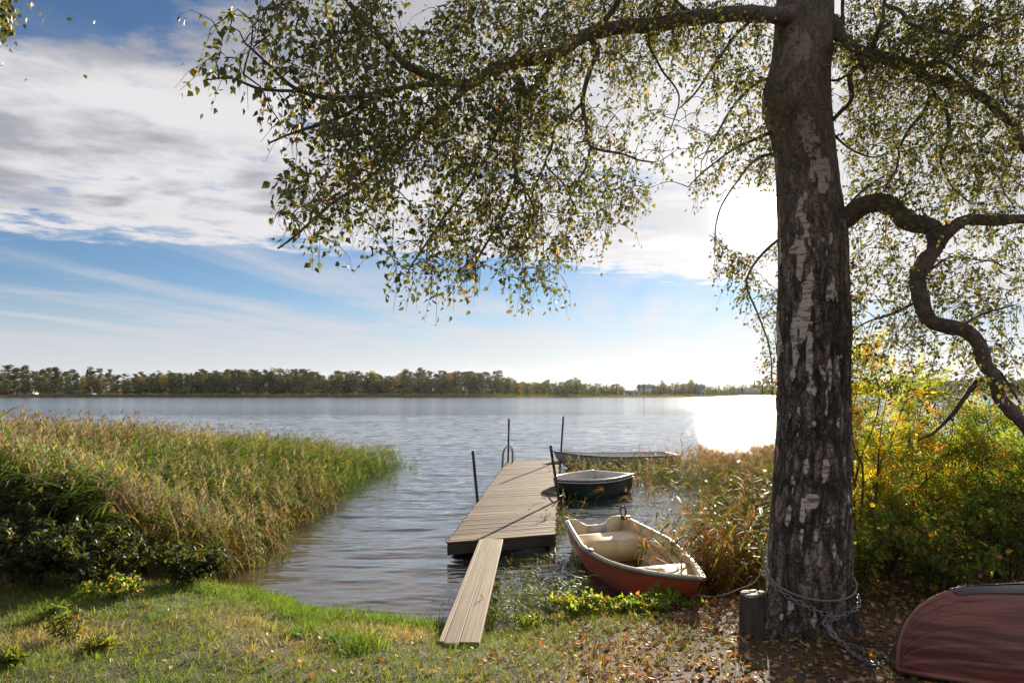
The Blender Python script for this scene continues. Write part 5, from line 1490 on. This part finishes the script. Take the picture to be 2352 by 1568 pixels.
WT = [.28, .24, .16, .16, .10, .06]
def shrub(name, label, cat, x, y, h, wd, nstem, nleaf, leaves, pal_, size, group=None, lean=(0, 0), low=.12, seed=0):
    g = np.random.default_rng(500+seed); z = float(ground_z(np.array([x]), np.array([y]))[0]); z = max(z, -.1)-.03
    root_ = thing(name, label, cat, (x, y, z), 0, group)
    pts, dirs = [], []
    for s in range(nstem):
        a = g.uniform(0, 2*PI); r_ = wd*math.sqrt(g.random())
        hh_ = h*g.uniform(.72, 1.05)*(1-.28*(r_/wd)**2)
        p0 = np.array((math.cos(a)*r_*.22, math.sin(a)*r_*.22, 0)); p3_ = np.array((math.cos(a)*r_+lean[0], math.sin(a)*r_+lean[1], hh_))
        ln = smooth_line([p0, lerp(p0, p3_, .35)+np.array((-math.cos(a)*r_*.12, -math.sin(a)*r_*.12, .06*h))+g.normal(0, .03*h, 3), lerp(p0, p3_, .7)+g.normal(0, .035*h, 3), p3_], 5)
        rad = np.linspace(.0045*h+.003, .0015, len(ln))
        MB().tube(ln, rad, 5, False).build('stem', M_stem, root_, True)
        pts.append(ln)
    mb = MB(); LP, LD = [], []
    per = max(1, nleaf//nstem//6)
    for ln in pts:
        for _ in range(per):
            t = low+(1-low)*g.random()**.75; i_ = t*(len(ln)-1); i0 = int(min(i_, len(ln)-2)); p = lerp(ln[i0], ln[i0+1], i_-i0)
            a = g.uniform(0, 2*PI); L_ = g.uniform(.10, .30)*h**.5*(1.15-.5*t)
            d = unit(np.array((math.cos(a), math.sin(a), g.uniform(.0, .8))))
            q = np.array([p, p+d*L_*.55, p+d*L_+np.array((0, 0, -.04*L_))])
            V, F = tube(q, [.0028, .002, .001], 3, False); mb.add(V, F)
            for w in range(6):
                f = (w+.6+g.random()*.4)/6; pb = lerp(q[0], q[2], f)
                dd = unit(d*.6+g.normal(0, .6, 3)+np.array((-.1, 0, -.15))); LP.append(pb); LD.append(dd)
    o = mb.build('twigs', M_stem, root_); o['kind'] = 'stuff'
    LP, LD = np.array(LP), np.array(LD); n = len(LP)
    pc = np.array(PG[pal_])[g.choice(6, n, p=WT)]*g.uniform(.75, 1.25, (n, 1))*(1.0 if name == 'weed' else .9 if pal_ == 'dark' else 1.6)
    nrm_ = unit(g.normal(0, .6, (n, 3))+np.array((.1, -.2, .8)))
    V, F, Cc = scatter(leaves, g.integers(0, len(leaves), n), frames(LD, nrm_)*(np.asarray(size)*g.uniform(.7, 1.25, n))[:, None, None], LP, pc)
    o = obj_np('foliage', V, F, M_shrub, root_, Cc); o['kind'] = 'stuff'
    return root_
gR = 'shrubs behind the birch on the right'
shrub('rowan', 'yellow green rowan close behind the right side of the birch trunk', 'shrub', 3.85, 7.7, 3.1, .75, 11, 1550, PIN, 'yellowgreen', 1.0, gR, seed=1)
shrub('rowan', 'tall yellowing rowan between the birch and the crooked limb', 'shrub', 4.55, 7.9, 2.7, .85, 11, 1550, PIN, 'yellowgreen', 1.0, gR, seed=2)
shrub('rowan', 'green rowan at the right edge above the upturned boat', 'shrub', 5.45, 7.6, 2.2, .95, 11, 1500, PIN, 'green', 1.0, gR, seed=3)
shrub('willow_shrub', 'orange tinted bush low behind the rowans', 'shrub', 4.7, 8.8, 1.75, 1.0, 13, 3400, OV, 'orange', .065, gR, seed=4)
shrub('willow_shrub', 'green leafy bush at the right edge by the water', 'shrub', 6.1, 8.6, 1.9, 1.0, 13, 3400, OV, 'yellowgreen', .07, gR, seed=5)
shrub('bramble', 'green thicket low behind the upturned boat keel', 'shrub', 4.25, 6.75, 1.15, .75, 16, 3300, OV, 'green', .06, gR, seed=6)
shrub('bramble', 'dense dark green thicket at the right edge behind the upturned boat', 'shrub', 5.15, 6.5, 1.25, .85, 16, 3300, OV, 'green', .06, gR, seed=7)
shrub('bramble', 'low green growth directly right of the birch foot', 'shrub', 3.45, 6.9, .95, .5, 12, 2400, OV, 'green', .05, gR, seed=8)
shrub('alder_shrub', 'tall bush outside the right edge shading the bank', 'shrub', 7.6, 9.4, 2.4, 1.0, 12, 2600, OV, 'green', .08, gR, seed=9)
gL = 'bushes in the shade of the reed bed'
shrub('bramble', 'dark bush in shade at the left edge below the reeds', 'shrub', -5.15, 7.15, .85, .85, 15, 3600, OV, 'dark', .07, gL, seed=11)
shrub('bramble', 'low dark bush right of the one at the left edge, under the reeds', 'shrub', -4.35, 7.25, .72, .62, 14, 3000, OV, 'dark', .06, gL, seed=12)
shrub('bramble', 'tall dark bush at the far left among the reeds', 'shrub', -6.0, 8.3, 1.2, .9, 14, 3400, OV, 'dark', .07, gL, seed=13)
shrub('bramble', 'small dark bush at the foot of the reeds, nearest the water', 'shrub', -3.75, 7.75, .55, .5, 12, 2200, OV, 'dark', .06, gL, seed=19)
gB = 'low leafy plants on the bank'
shrub('low_plant', 'green leafy plants on the bank in front of the red boat bow', 'plant', 1.68, 7.2, .22, .36, 18, 1500, OV, 'green', .055, gB, seed=14)
shrub('low_plant', 'green leafy plants on the bank in the middle before the red boat', 'plant', 1.22, 6.85, .16, .38, 18, 1300, OV, 'green', .055, gB, seed=15)
shrub('low_plant', 'dark green leafy plants beside the near end of the gangplank', 'plant', .70, 6.95, .24, .34, 16, 1500, OV, 'green', .045, gB, seed=16)
shrub('low_plant', 'small leafy plants at the water right of the gangplank', 'plant', .18, 6.75, .18, .22, 10, 700, OV, 'green', .035, gB, seed=17)
shrub('low_plant', 'small green plant at the edge of the dark bush', 'plant', -3.95, 6.8, .24, .26, 12, 900, OV, 'green', .04, gB, seed=18)
# lance leaved weeds in the grass
LAN = [oval(.10, 1.2), oval(.12, .8), oval(.09, 1.6)]
for i, (px, py, h, lb) in enumerate(((165, 1478, .26, 'bushy lance leaved weed in the grass near the left edge'), (122, 1425, .16, 'small lance leaved weed behind the bushy one on the left'),
                                     (30, 1545, .14, 'broad leaved weed in the bottom left corner'), (235, 1500, .12, 'small weed right of the bushy one in the grass'))):
    p_ = on(px, py, .4); z = float(ground_z(p_[:1], p_[1:2])[0]); p_ = on(px, py, z)
    shrub('weed', lb, 'weed', p_[0], p_[1], h, h*.55, 7, 260, LAN, 'green', .075, 'weeds in the grass', seed=30+i)
